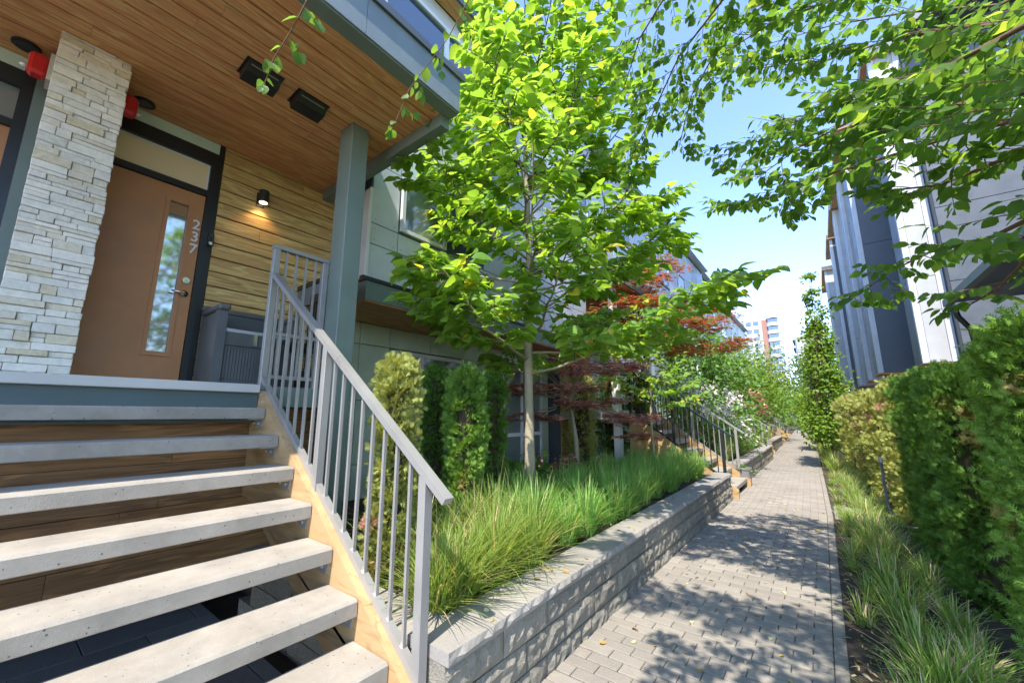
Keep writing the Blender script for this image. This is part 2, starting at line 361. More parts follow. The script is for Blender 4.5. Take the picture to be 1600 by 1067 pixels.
# leaf templates: x = width, y = length, z = normal; tip at y=1
def leaf_tpl(wd=.62, fold=.12, droop=.18, toothed=False):
    ys = [0, .22, .5, .78, 1.0]; ws = [0.03, .85, 1.0, .58, 0.0]
    v = []; f = []
    for y, ww in zip(ys, ws):
        z = -droop * y * y
        v += [(-ww * wd / 2, y, z + fold * ww), (0, y, z), (ww * wd / 2, y, z + fold * ww)]
    for i in range(4):
        a = i * 3
        if i < 3: f += [(a, a + 1, a + 4), (a, a + 4, a + 3), (a + 1, a + 2, a + 5), (a + 1, a + 5, a + 4)]
        else: f += [(a, a + 1, a + 4), (a + 1, a + 2, a + 4)]
    return np.array(v, float), np.array(f)
def lobed_tpl():
    # seven-lobed maple leaf, flat fan
    v = [(0, 0, 0)]; f = []
    for i, (an, ln) in enumerate(zip((-110, -70, -35, 0, 35, 70, 110), (.5, .8, .95, 1.0, .95, .8, .5))):
        a = math.radians(an); b = math.radians(12)
        v += [(math.sin(a - b) * ln * .55, math.cos(a - b) * ln * .55, .03), (math.sin(a) * ln, math.cos(a) * ln, -.12), (math.sin(a + b) * ln * .55, math.cos(a + b) * ln * .55, .03)]
        k = 1 + i * 3; f += [(0, k, k + 1), (0, k + 1, k + 2)]
    return np.array(v, float), np.array(f)
def kite_tpl():
    return np.array([(0, 0, 0), (-.36, .5, .08), (.36, .5, .08), (0, 1, -.1)], float), np.array([(0, 2, 1), (1, 2, 3)])
def spray_tpl():
    # flat feathery conifer spray: a stem with pointed fingers both sides
    v = []; f = []
    def tri(a, b, c):
        k = len(v); v.extend([a, b, c]); f.append((k, k + 1, k + 2))
    tri((-.10, 0, 0), (.10, 0, 0), (0, 1, -.05))
    for i, y in enumerate((.08, .30, .52)):
        l = .56 - i * .12
        for s in (-1, 1):
            tri((0, y, 0), (0, y + .20, 0), (s * l, y + .44 - i * .04, .05 * s))
            tri((s * l * .45, y + .2, .02), (s * l * .5, y + .26, .02), (s * l * .35, y + .6 - i * .1, .08))
    # join into one island so colour is per spray
    return np.array(v, float), np.array(f)
LEAF = leaf_tpl(.72); LEAFB = leaf_tpl(.76, .09, .14); LOBED = lobed_tpl(); KITE = kite_tpl(); SPRAY = spray_tpl()
STRIP = leaf_tpl(.3, .1, .4)

def frames(d, nrm):
    d = d / np.linalg.norm(d, axis=1, keepdims=True)
    x = np.cross(d, nrm); l = np.linalg.norm(x, axis=1, keepdims=True); l[l < 1e-6] = 1; x = x / l
    z = np.cross(x, d); return np.stack([x, d, z], axis=2)       # columns x,y,z
def scatter(name, tpl, P, D, N, S, mat, smooth=False, off=(0, 0, 0)):
    V, F = tpl; Rm = frames(D, N)
    W = np.einsum('nij,vj->nvi', Rm, V) * S[:, None, None] + (P - np.array(off))[:, None, :]
    n = len(P); FF = F[None] + (np.arange(n) * len(V))[:, None, None]
    return np_mesh(name, W.reshape(-1, 3), FF.reshape(-1, F.shape[1]), mat, smooth)
def tpl_mesh(name, tpl, mat):
    return np_mesh(name, tpl[0], tpl[1], mat, False)
def mat_from(d, nrm):
    fr = frames(np.array([d]), np.array([nrm]))[0]
    return Matrix([[fr[0][0], fr[0][1], fr[0][2]], [fr[1][0], fr[1][1], fr[1][2]], [fr[2][0], fr[2][1], fr[2][2]]])
def leaf_pieces(parent, tpl, mat, P, D, N, S):
    me = tpl_mesh('leaf', tpl, mat)
    for p, d, n_, s in zip(P, D, N, S):
        inst('leaf', me, parent, tuple(p), mat_from(d, n_).to_euler(), (s, s, s))
CAMF = np.array([-math.sin(R(37.48)) * math.cos(R(10.43)), math.cos(R(37.48)) * math.cos(R(10.43)), math.sin(R(10.43))])
def nearest(P, k):
    """indices of the k pieces that stand nearest to the viewpoint and inside its field of view"""
    v = P - np.array([0, 0, 1.5]); dep = v @ CAMF; l = np.linalg.norm(v, axis=1)
    score = l + np.where((dep > 0) & (dep / l > .62), 0, 100)
    return np.argsort(score)[:k]

# ------------------------------------------------------------------ ground, path, walls
g = MB(); g.add([(-400, -60, -.05), (400, -60, -.05), (400, 700, -.05), (-400, 700, -.05)], [(0, 1, 2, 3)])
structure('ground', g, 'soil')
def drift(y): return -.021 * max(0, y - 8)
sb = MB()
ys = [-4, 8] + list(range(12, 57, 4))
for a, b in zip(ys[:-1], ys[1:]):
    sb.add([(-1.45 + drift(a), a, -.022), (-.03 + drift(a), a, -.022), (-.03 + drift(b), b, -.022), (-1.45 + drift(b), b, -.022)], [(0, 1, 2, 3)])
path = structure('path', sb, 'joint')
PW, PL = .206, .103
def paver_mesh(w_, h_):
    m = MB(); m.bevbox(-w_ / 2 + .0022, w_ / 2 - .0022, -h_ / 2 + .0045, h_ / 2 - .0045, -.05, 0, .004); return m
pm = paver_mesh(PW, PL).mesh('paver'); pm.materials.append(M['paver'])
pmh = paver_mesh(PW / 2, PL).mesh('paver'); pmh.materials.append(M['paver'])
far = MB(); near = []
y = 0.3; row = 0
while y < 54:
    step = PL
    x0 = -1.45; n = 0; off = 0 if row % 2 else PW / 2
    x = x0
    first = True
    while x < -.035:
        ww = PW
        if first and row % 2 == 0: ww = PW / 2
        first = False
        if x + ww > -.03 + 1e-6: ww = PW / 2
        cx = x + ww / 2 + drift(y); jz = RN.uniform(-.0016, .0016)
        if ww > PW * .9 and y > 1.2: near.append((cx, y, jz))
        elif y < 13: far.bevbox(cx - ww / 2 + .0022, cx + ww / 2 - .0022, y - PL / 2 + .0045, y + PL / 2 - .0045, -.05, jz, .004)
        else: far.box(cx - ww / 2 + .0022, cx + ww / 2 - .0022, y - PL / 2 + .0045, y + PL / 2 - .0045, -.03, jz)
        x += ww
    y += PL; row += 1
vis = [p for p in near if p[1] > 1.9 or p[0] > -99]
def inview(p):
    v = np.array([p[0], p[1], p[2] - 1.5]); c, s_ = math.cos(R(37.48)), math.sin(R(37.48))
    d = v @ CAMF
    if d <= .3: return False
    r_ = (v[0] * c + v[1] * s_) / d; up = np.array([s_ * math.sin(R(10.43)), -c * math.sin(R(10.43)), math.cos(R(10.43))])
    u_ = (v @ up) / d; return abs(r_) < 1.33 and abs(u_) < .9
vis = sorted([p for p in near if inview(p)], key=lambda p: p[0] ** 2 + p[1] ** 2)[:295]
vs_ = set(vis)
for p in vis: inst('paver', pm, path, (p[0], p[1], p[2]))
for p in near:
    if p in vs_: continue
    if p[1] < 13: far.bevbox(p[0] - PW / 2 + .0022, p[0] + PW / 2 - .0022, p[1] - PL / 2 + .0045, p[1] + PL / 2 - .0045, -.05, p[2], .004)
    else: far.box(p[0] - PW / 2 + .0022, p[0] + PW / 2 - .0022, p[1] - PL / 2 + .0045, p[1] + PL / 2 - .0045, -.03, p[2])
part('distant_paving', far, 'paverstuff', path, kind='stuff')
dr = MB(); dr.box(-.78, -.66, 6.12, 6.24, .0026, .004)
for i in range(6): dr.box(-.775 + i * .019, -.765 + i * .019, 6.13, 6.23, .004, .007)
top('drain_grate', dr, 'black', 'small dark drain grate set into the sunlit paving', 'drain')

# raised bed soil
b = MB(); b.box(-5.2, -1.70, 1.62, 8.42, -.04, .40); b.box(-5.3, -1.75, 10.3, 17.0, -.04, .40); b.box(-5.6, -2.0, 19.6, 25, -.04, .38)
structure('planting_bed', b, 'soil')
b = MB()
for a, c in zip(ys[:-1], ys[1:]):
    b.add([(-.04 + drift(a), a, -.02), (3.2, a, -.02), (3.2, c, -.02), (-.04 + drift(c), c, -.02), (-.04 + drift(a), a, .012), (3.2, a, .03), (3.2, c, .03), (-.04 + drift(c), c, .012)], [(4, 5, 6, 7), (0, 4, 7, 3)])
structure('verge', b, 'soil')

def rough_block(x0, x1, y0, y1, z0, z1, face, amp=.012, nx=7, nz=4, seed=0):
    """split-faced block: one face displaced"""
    rr = random.Random(seed); m = MB(); m.box(x0, x1, y0, y1, z0, z1) if False else None
    m = MB()
    if face == '+X':
        vs = []
        for k in range(nz + 1):
            for i in range(nx + 1):
                e = (i in (0, nx)) or (k in (0, nz)); d = -.008 if e else rr.uniform(-amp * .3, amp)
                vs.append((x1 + d, y0 + (y1 - y0) * i / nx, z0 + (z1 - z0) * k / nz))
        o = len(vs); vs += [(x0, y0, z0), (x0, y1, z0), (x0, y1, z1), (x0, y0, z1)]
        fs = [(k * (nx + 1) + i, k * (nx + 1) + i + 1, (k + 1) * (nx + 1) + i + 1, (k + 1) * (nx + 1) + i) for k in range(nz) for i in range(nx)]
        bl, br, tl, tr = 0, nx, nz * (nx + 1), nz * (nx + 1) + nx
        fs += [(o, o + 3, o + 2, o + 1), tuple([o + 3] + [tl + i for i in range(nx + 1)] + [o + 2]), tuple([o + 1] + [br - i for i in range(nx + 1)] + [o]),
               tuple([o] + [i * (nx + 1) for i in range(nz + 1)] + [o + 3]), tuple([o + 2] + [tr - i * (nx + 1) for i in range(nz + 1)] + [o + 1])]
    else:  # -Y face
        vs = []
        for k in range(nz + 1):
            for i in range(nx + 1):
                e = (i in (0, nx)) or (k in (0, nz)); d = .008 if e else -rr.uniform(-amp * .3, amp)
                vs.append((x0 + (x1 - x0) * i / nx, y0 + d, z0 + (z1 - z0) * k / nz))
        o = len(vs); vs += [(x0, y1, z0), (x1, y1, z0), (x1, y1, z1), (x0, y1, z1)]
        fs = [(k * (nx + 1) + i, k * (nx + 1) + i + 1, (k + 1) * (nx + 1) + i + 1, (k + 1) * (nx + 1) + i) for k in range(nz) for i in range(nx)]
        br, tl, tr = nx, nz * (nx + 1), nz * (nx + 1) + nx
        fs += [(o, o + 3, o + 2, o + 1), tuple([o + 3] + [tl + i for i in range(nx + 1)] + [o + 2]), tuple([o + 1] + [br - i for i in range(nx + 1)] + [o]),
               tuple([o] + [i * (nx + 1) for i in range(nz + 1)] + [o + 3]), tuple([o + 2] + [tr - i * (nx + 1) for i in range(nz + 1)] + [o + 1])]
    return m.add(vs, fs)
def retaining(y0, y1, xf, label, ret=True, blk=.42, detail=True, zt=.455):
    t = thing('retaining_wall', label, 'garden wall', (xf, y0, 0))
    courses = [(-.04, .095), (.10, .245), (.25, .395)]
    for ci, (a, c) in enumerate(courses):
        yy = y0 - (blk / 2 if ci % 2 else 0)
        while yy < y1 - .02:
            s0 = max(yy, y0); s1 = min(yy + blk, y1)
            if s1 - s0 > .04:
                jx = RN.uniform(-.004, .004)
                part('block', rough_block(xf - .22, xf + jx, s0 + .003, s1 - .003, a, c - .002, '+X', .016 if detail else .01, 9 if detail else 3, 4 if detail else 2, RN.random()), 'block', t)
            yy += blk
    yy = y0
    while yy < y1 - .02:
        s1 = min(yy + .42, y1)
        part('cap_stone', rough_block(xf - .26, xf + .02 + RN.uniform(-.003, .003), yy + .002, s1 - .002, .397, zt, '+X', .012, 9 if detail else 3, 2, RN.random()), 'cap', t)
        yy += .42
    if ret:
        for ci, (a, c) in enumerate(courses):
            xx = xf - .225
            k = 0
            while xx > xf - 2.0:
                x1 = xx; x0 = xx - blk * (.5 if (ci % 2 and k == 0) else 1); k += 1
                part('block', rough_block(x0 + .003, x1 - .003, y0, y0 + .2, a, c - .002, '-Y', .014, 6, 3, RN.random()), 'block', t); xx = x0
        xx = xf - .262
        while xx > xf - 2.0:
            part('cap_stone', rough_block(xx - .42 + .003, xx - .003, y0 - .01, y0 + .24, .397, zt - .004, '-Y', .01, 6, 2, RN.random()), 'cap', t); xx -= .42
    return t
retaining(1.41, 8.42, -1.45, 'long split-face concrete block wall holding the nearest grass bed beside the path')
retaining(10.35, 17.0, -1.52, 'low block wall of the flower bed just beyond the second stair', True, detail=False)
retaining(19.6, 25.0, -1.75, 'third low block wall farther along the path', True, detail=False)

# ------------------------------------------------------------------ near townhouse
H = thing('townhouse', 'nearest townhouse with stone column, brown door 237, wood soffit and grey panels', 'house', (-4.9, 1.2, 0))
LZ = 1.735
sl = MB(); sl.box(-5.15, -3.57, -3.0, 2.02, LZ - .17, LZ - .005); part('landing_slab', sl, 'trim', H)
cp = MB(); cp.bevbox(-3.70, -3.50, -3.0, 1.30, LZ - .065, LZ, .005); part('landing_coping', cp, 'coping', H)
fb = MB(); fb.box(-3.575, -3.535, -3.0, 1.30, LZ - .29, LZ - .067); part('fascia_board', fb, 'teal', H)
lb = MB(); lb.box(-4.9, -3.60, 2.02, 2.05, LZ - .19, LZ - .005); lb.box(-4.9, -3.60, 2.02, 2.07, LZ - .06, LZ - .03); part('landing_edge', lb, 'trim', H)
# solid wall body (core)
core = MB(); core.box(-9, -5.20, -3.2, 8.2, -.04, 4.5); core.box(-5.20, -5.06, -3.2, 2.49, LZ, 4.5); part('wall_core', core, 'olive', H)
# siding planks right of the door
sw = MB(); sw.box(-5.05, -4.93, 1.205, 2.52, LZ, 4.42); sidew = part('siding_wall', sw, 'black', H)
z = LZ
while z < 4.42:
    z1 = min(z + .152, 4.40)
    cuts = [1.206, 2.50] if RN.random() < .55 else [1.206, RN.uniform(1.5, 2.2), 2.50]
    for a, c in zip(cuts[:-1], cuts[1:]):
        m = MB(); m.poly([(-4.93, z + .004), (-4.902, z + .004), (-4.898, z + .008), (-4.902, z1 - .004), (-4.93, z1 - .004)], a + .0015, c - .0015); part('plank', m, 'siding', sidew)
    z += .155
# planks under the landing seen between treads
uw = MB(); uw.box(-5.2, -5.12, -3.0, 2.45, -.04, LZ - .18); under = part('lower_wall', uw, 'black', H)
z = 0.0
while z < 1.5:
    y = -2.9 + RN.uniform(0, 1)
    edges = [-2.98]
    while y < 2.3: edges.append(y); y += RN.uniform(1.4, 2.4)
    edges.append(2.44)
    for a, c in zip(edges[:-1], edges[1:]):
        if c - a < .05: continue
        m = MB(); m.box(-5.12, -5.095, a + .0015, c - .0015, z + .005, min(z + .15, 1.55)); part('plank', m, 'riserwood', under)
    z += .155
# added board face, forward of the lower wall so it catches more light
ib = MB(); ib.box(-3.84, -3.80, -3.0, 1.99, .41, LZ - .18); inb = part('added_backing', ib, 'black', H)
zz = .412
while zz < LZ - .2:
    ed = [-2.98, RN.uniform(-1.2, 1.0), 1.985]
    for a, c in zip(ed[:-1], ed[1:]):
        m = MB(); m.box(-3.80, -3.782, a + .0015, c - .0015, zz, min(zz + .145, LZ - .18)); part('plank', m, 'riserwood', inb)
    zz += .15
tl = MB(); tl.box(-5.1, -1.2, -3.2, 1.30, -.045, -.022); tg = structure('stair_floor', tl, 'joint')
x = -5.09; row = 0
while x < -1.3:
    y = -1.5 + (.3 if row % 2 else 0)
    while y < 1.28:
        m = MB(); m.bevbox(x + .003, x + .297, y + .003, min(y + .597, 1.29), -.022, 0, .003); part('paving_slab', m, 'tile', tg); y += .6
    x += .3; row += 1
gv = []
for i in range(900):
    gv.append((RN.uniform(-1.9, -1.3), RN.uniform(-.8, 1.28), RN.uniform(0, .02)))
gm = MB()
for p in gv:
    s_ = RN.uniform(.008, .018); q = [Vector((RN.uniform(-1, 1), RN.uniform(-1, 1), RN.uniform(-1, 1))).normalized() * s_ + Vector(p) for _ in range(4)]
    gm.add(q, [(0, 1, 2), (0, 2, 3), (0, 3, 1), (1, 3, 2)])
gr = part('gravel', gm, 'tile', None, (0, 0, 0)); gr['kind'] = 'stuff'; gr['label'] = 'dark loose gravel under the lowest stair treads'; gr['category'] = 'gravel'

# door, frame, transom
def door(parent, ys_, side=1, X=-4.93, digits=True, yl=.19, yr=1.10):
    fr = MB()
    fr.box(X - .04, X + .045, yr, yr + .055, LZ, 4.27); fr.box(X - .04, X + .045, yl - .055, yl, LZ, 4.27)
    fr.box(X - .04, X + .045, yl, yr, 3.765, 3.825); fr.box(X - .04, X + .045, yl, yr, 4.13, 4.27)
    fr.box(X - .04, X + .045, yl, yr, LZ, LZ + .02); fr.box(X - .04, X + .03, yr + .055, yr + .10, LZ, 4.42); 
    part('door_frame', fr, 'black', parent)
    tr = MB(); tr.box(X - .02, X - .005, yl + .01, yr - .01, 3.835, 4.12); tp = part('transom', tr, 'transom', parent)
    bd = MB(); s = .014
    for a in ((X - .005, X + .004, yl + .0, yl + .014, 3.825, 4.13), (X - .005, X + .004, yr - .014, yr, 3.825, 4.13), (X - .005, X + .004, yl + .014, yr - .014, 4.116, 4.13)): bd.box(*a)
    part('bead', bd, 'white', tp)
    gx = yl + .63; gw = .155
    leaf = MB()
    leaf.box(X - .03, X + .012, yl + .004, gx, LZ + .02, 3.76); leaf.box(X - .03, X + .012, gx + gw, yr - .004, LZ + .02, 3.76)
    leaf.box(X - .03, X + .012, gx, gx + gw, LZ + .02, 2.075); leaf.box(X - .03, X + .012, gx, gx + gw, 3.605, 3.76)
    d = part('door', leaf, 'door', parent)
    gm_ = MB(); gm_.box(X - .012, X - .004, gx, gx + gw, 2.075, 3.605); part('door_glass', gm_, 'frost', d)
    mo = MB()
    for a in ((gx - .03, gx + .004, 2.045, 3.635), (gx + gw - .004, gx + gw + .03, 2.045, 3.635)): mo.box(X + .0125, X + .024, a[0], a[1], a[2], a[3])
    mo.box(X + .0125, X + .024, gx + .004, gx + gw - .004, 2.045, 2.088); mo.box(X + .0125, X + .024, gx + .004, gx + gw - .004, 3.602, 3.635)
    part('glass_moulding', mo, 'door', d)
    bo = MB(); bo.disc((X + .012, yr - .062, 2.822), .031, (1, 0, 0), .018, 18); bo.disc((X + .03, yr - .062, 2.822), .016, (1, 0, 0), .008, 12); part('deadbolt', bo, 'chrome', d, smooth=False)
    ha = MB(); ha.disc((X + .012, yr - .062, 2.685), .031, (1, 0, 0), .014, 18); ha.tube([(X + .026, yr - .062, 2.685), (X + .06, yr - .062, 2.685), (X + .066, yr - .075, 2.685), (X + .064, yr - .17, 2.687)], [.011, .011, .01, .008], 8)
    part('handle', ha, 'chrome', d, smooth=True)
    ri = MB(); 
    for p in ((yl + .40, 3.62), (yl + .30, 3.665)): ri.disc((X + .012, p[0], p[1]), .005, (1, 0, 0), .01, 8)
    part('hook', ri, 'chrome', d)
    if digits:
        for ch, zz in (('2', 3.375), ('3', 3.245), ('7', 3.115)):
            cu = bpy.data.curves.new('digit', 'FONT'); cu.body = ch; cu.size = .145; cu.extrude = .004; cu.align_x = 'CENTER'; cu.offset = .0015
            o = bpy.data.objects.new('digit', cu); cu.materials.append(M['digit'])
            me_ = bpy.data.meshes.new_from_object(o); bpy.data.objects.remove(o); o = bpy.data.objects.new('digit', me_)
            link(o, d, (X + .02, yr - .047, zz)); o.rotation_euler = (R(90), 0, R(90))
            o['label'] = 'pale house number %s' % ch
    return d
door(H, None)
sg = MB(); sg.box(-4.95, -4.905, .13, 1.16, 4.27, 4.42); sg.box(-4.905, -4.900, .13, 1.14, 4.275, 4.29); part('header_panel', sg, 'sage', H)
# left neighbour door (only its edge shows)
lf = MB(); lf.box(-4.96, -4.85, -.20, -.13, LZ, 4.27); lf.box(-4.96, -4.88, -1.3, -.20, 4.13, 4.27); lf.box(-4.96, -4.88, -1.3, -.20, 3.765, 3.825); part('left_door_frame', lf, 'black', H)
lp = MB(); lp.box(-4.94, -4.84, -.13, -.04, LZ, 4.42); part('pilaster', lp, 'trim', H)
m = MB(); m.box(-4.96, -4.92, -1.2, -.20, LZ, 3.765); part('left_door', m, 'door', H)
m = MB(); m.box(-4.96, -4.94, -1.2, -.20, 3.825, 4.13); part('left_transom', m, 'glassl', H)
m = MB(); m.box(-4.95, -4.905, -1.3, -.04, 4.27, 4.42); part('left_header_panel', m, 'sage', H)
# stone column
cc = MB(); cc.box(-4.88, -4.33, -.02, .31, LZ, 4.40); colm = part('stone_column', cc, 'block', H)
def stones(face):
    z = LZ
    while z < 4.395:
        hh = RN.choice((.032, .042, .048, .055, .055, .07)); z1 = min(z + hh, 4.398)
        if face == '+X': a0, a1 = -.05, .335
        elif face == '-Y': a0, a1 = -4.88, -4.335
        else: a0, a1 = -4.88, -4.335
        a = a0
        while a < a1 - .01:
            L = RN.uniform(.07, .22); c = min(a + L, a1)
            if a1 - c < .05: c = a1
            d = RN.uniform(0, .022)
            sub = [(z, z1)] if RN.random() < .8 or hh < .07 else [(z, (z + z1) / 2), ((z + z1) / 2, z1)]
            for q0, q1 in sub:
                dd = d + RN.uniform(-.006, .006)
                m = MB()
                if face == '+X': m.bevbox(-4.36, -4.305 + dd, a + .0015 - (.008 if a == a0 else 0), c - .0015 + (dd * .6 if c == a1 else 0), q0 + .0012, q1 - .0012, .004)
                elif face == '-Y': m.bevbox(a + .0015, c - .0015, -.055 - dd, -.0, q0 + .0012, q1 - .0012, .004)
                else: m.bevbox(a + .0015, c - .0015, .29, .318 + dd, q0 + .0012, q1 - .0012, .004)
                # wobble
                m.v = [(v[0] + RN.uniform(-.0022, .0022), v[1] + RN.uniform(-.002, .002), v[2] + RN.uniform(-.0012, .0012)) for v in m.v]
                part('stone', m, 'stone', colm)
            a = c
        z = z1
random.seed(3)
stones('+X')
RN2 = RN
z_ = 0
stones('+Y')
# porch soffit planks
so = MB(); so.box(-5.15, -2.62, -3.2, 2.30, 4.43, 4.50); sof = part('soffit', so, 'black', H)
x = -4.93
while x < -2.63:
    x1 = min(x + .138, -2.635)
    cuts = [-3.1, RN.uniform(-2.4, 1.9), 2.30]
    for a, c in zip(cuts[:-1], cuts[1:]):
        m = MB(); m.poly([(x + .003, 4.43), (x + .003, 4.405), (x + .007, 4.40), (x1 - .007, 4.40), (x1 - .003, 4.405), (x1 - .003, 4.43)], a + .001, c - .001); part('plank', m, 'soffit', sof)
    x += .1435
bm_ = MB(); bm_.box(-2.63, -2.50, -3.2, 2.40, 4.385, 4.79); bm_.box(-5.0, -2.63, 2.30, 2.40, 4.27, 4.62); part('porch_beam', bm_, 'trim', H)
yy = -3.2
while yy < 2.40:
    y1 = min(yy + 1.55, 2.40) if yy > -3 else -1.72 + .0
    y1 = {True: 1.378, False: y1}[yy < 1.37 and yy > -.2] if yy > -.2 else y1
    if y1 <= yy: y1 = yy + 1.5
    m = MB(); m.box(-2.50, -2.485, yy + .002, y1 - .002, 4.40, 4.79); part('fascia_panel', m, 'stucco', H); yy = y1
fl = MB(); fl.box(-4.1, -2.462, -3.2, 2.44, 4.79, 4.82); fl.box(-2.474, -2.458, -3.2, 2.44, 4.75, 4.82); part('roof_flashing', fl, 'slate', H)
rc = MB(); rc.box(-5.0, -2.60, -3.2, 2.40, 4.63, 4.785); part('porch_roof', rc, 'slate', H)
# square post
ps = MB(); ps.bevbox(-3.66, -3.42, 1.84, 2.02, -.03, 4.40, .006); part('porch_post', ps, 'trim', H)
# parapet screen beside the bench
sc_ = MB(); sc_.box(-4.9, -3.70, 2.10, 2.14, 2.98, 3.03); part('screen_cap', sc_, 'black', H)
sc_ = MB(); sc_.box(-4.9, -3.70, 2.11, 2.135, 2.76, 2.975); part('screen_panel', sc_, 'midslate', H)
sc_ = MB(); sc_.box(-4.9, -3.70, 2.11, 2.135, LZ, LZ + .25); part('screen_panel', sc_, 'midslate', H)
# bay over the garden-level wall
by = MB(); by.box(-5.2, -4.12, 2.52, 8.2, 3.10, 7.9); by.box(-9, -5.2, -3.2, 8.2, 4.5, 7.9); by.box(-5.2, -4.12, -3.2, 2.52, 4.83, 7.9); part('upper_wall', by, 'slate', H)
def panel(y0, y1, z0, z1, mat, X=-4.12, parent=H, rivets=True, t=.014):
    m = MB(); m.box(X, X + t, y0 + .006, y1 - .006, z0 + .006, z1 - .006)
    o = part('panel', m, mat, parent)
    if rivets:
        r_ = MB()
        for a in (y0 + .06, y1 - .06):
            for c in (z0 + .06, z1 - .06): r_.disc((X + t, a, c), .008, (1, 0, 0), .003, 6)
        part('rivet', r_, 'galv', o)
for y0, y1 in ((2.53, 2.93), (2.93, 3.75), (3.75, 4.60), (4.60, 5.40), (5.4, 6.4), (6.4, 7.4), (7.4, 8.2)):
    zs = [3.10, 3.54, 3.81, 4.62, 5.4, 5.95] if y0 < 3 and y0 < 2.9 else [3.10, 3.54, 3.81]
    for z0, z1 in zip(zs[:-1], zs[1:]): panel(y0, y1, z0, z1, 'grey')
    if y0 > 2.9:
        panel(y0, y1, 4.60, 5.95, 'grey')
        if y0 > 4.5: panel(y0, y1, 3.81, 4.60, 'grey')
for y0, y1 in ((2.53, 5.05),): pass
panel(4.33, 5.05, 5.95, 7.86, 'grey', rivets=False)
for y0 in (5.05, 6.05, 7.05): panel(y0, min(y0 + 1, 8.2), 5.95, 7.86, 'grey', rivets=False)
# bay left return (faces the camera)
m = MB(); m.box(-4.89, -4.105, 2.505, 2.52, 3.10, 4.26); part('panel', m, 'grey', H)
m = MB(); m.box(-4.125, -4.095, 2.498, 2.528, 3.10, 4.26); part('corner_trim', m, 'white', H)
def window(y0, y1, z0, z1, X, parent, mull=(), trans=(), mat='glass', fw=.05, d=.05, fmat='white'):
    f = MB(); f.box(X, X + d, y0, y0 + fw, z0, z1); f.box(X, X + d, y1 - fw, y1, z0, z1); f.box(X, X + d, y0 + fw, y1 - fw, z0, z0 + fw); f.box(X, X + d, y0 + fw, y1 - fw, z1 - fw, z1)
    for q in mull: f.box(X, X + d - .006, q - fw * .6, q + fw * .6, z0 + fw, z1 - fw)
    o = part('window', f, fmat, parent)
    tr_ = sorted(trans)
    for q in tr_:
        t_ = MB(); t_.box(X, X + d - .01, y0 + fw, y1 - fw, q - fw * .6, q + fw * .6); part('transom_bar', t_, fmat, o)
    e = [y0 + fw] + sorted(mull) + [y1 - fw]
    for a, c in zip(e[:-1], e[1:]):
        g_ = MB(); g_.box(X + .008, X + .018, a, c, z0 + fw, z1 - fw); part('pane', g_, mat, o)
    return o
# lower window of the bay, upper ribbon window
window(2.95, 3.74, 3.84, 4.60, -4.11, H, (), (), 'glassl')
window(-1.5, .9, 5.95, 7.6, -4.13, H, (-.4,), (), 'glassb')
window(2.47, 4.31, 5.95, 7.6, -4.13, H, (3.64,), (), 'glassb', fw=.07)
m = MB(); m.box(-4.13, -4.105, .9, 2.47, 5.9, 7.86); part('panel', m, 'grey', H)
panel(2.53, 4.33, 7.60, 7.88, 'grey', rivets=False)
# ledge/beam over the garden-level wall
m = MB(); m.box(-5.2, -4.0, 2.46, 8.2, 2.80, 3.03); part('floor_beam', m, 'trim', H)
m = MB(); m.box(-4.12, -3.975, 2.44, 8.2, 3.03, 3.065); m.box(-4.12, -4.05, 2.44, 8.2, 3.065, 3.10); part('flashing', m, 'black', H)
for x in (-5.0, -4.83, -4.66, -4.49, -4.32, -4.17):
    m = MB(); m.box(x - .01, x + .15, 2.47, 8.19, 2.785, 2.80); part('plank', m, 'soffit', H)
# garden-level olive panels
xs_y = [2.50, 3.54, 5.12, 6.20, 7.68, 8.15]
for y0, y1 in ((2.50, 3.05), (3.05, 3.54), (3.54, 4.33), (4.33, 5.12), (5.12, 5.7), (5.7, 6.22), (6.22, 7.0), (7.0, 7.68)):
    zs = [-.03, .85, 1.7, 2.48, 2.785]
    for z0, z1 in zip(zs[:-1], zs[1:]):
        if 3.5 < y0 < 5.1 and z1 < 2.6: continue
        if 6.2 < y0 < 7.6 and z1 < 2.6: continue
        m = MB(); m.box(-5.2, -5.02, y0 + .005, y1 - .005, z0 + .005, z1 - .005); part('panel', m, 'olive', H)
window(3.56, 5.10, .35, 2.46, -5.06, H, (4.17,), (1.2,), 'glassl', fw=.06)
window(6.24, 7.66, .31, 2.46, -5.06, H, (6.9,), (1.1,), 'glassl', fw=.06)
m = MB(); m.box(-5.12, -5.07, 3.6, 5.05, .4, 2.4); part('blind', m, 'lilac', H)
m = MB(); m.box(-5.12, -5.07, 6.3, 7.6, .4, 2.4); part('blind', m, 'lilac', H)
# main roof with wood eave
m = MB(); m.box(-9, -3.84, -3.2, 5.12, 7.92, 7.98); ev = part('eave', m, 'black', H)
for x in (-4.10, -3.97):
    m = MB(); m.box(x, x + .125, -3.2, 5.11, 7.90, 7.92); part('plank', m, 'soffit', ev)
m = MB(); m.box(-3.84, -3.80, -3.2, 5.16, 7.88, 8.22); m.box(-9, -3.84, 5.12, 5.16, 7.88, 8.22); part('roof_fascia', m, 'slate', H)
m = MB(); m.box(-9, -3.76, -3.2, 5.2, 8.22, 8.27); part('roof_edge', m, 'grey', H)
m = MB(); m.box(-9, -4.9, 5.2, 8.2, 7.9, 10.2); part('upper_storey', m, 'grey', H)

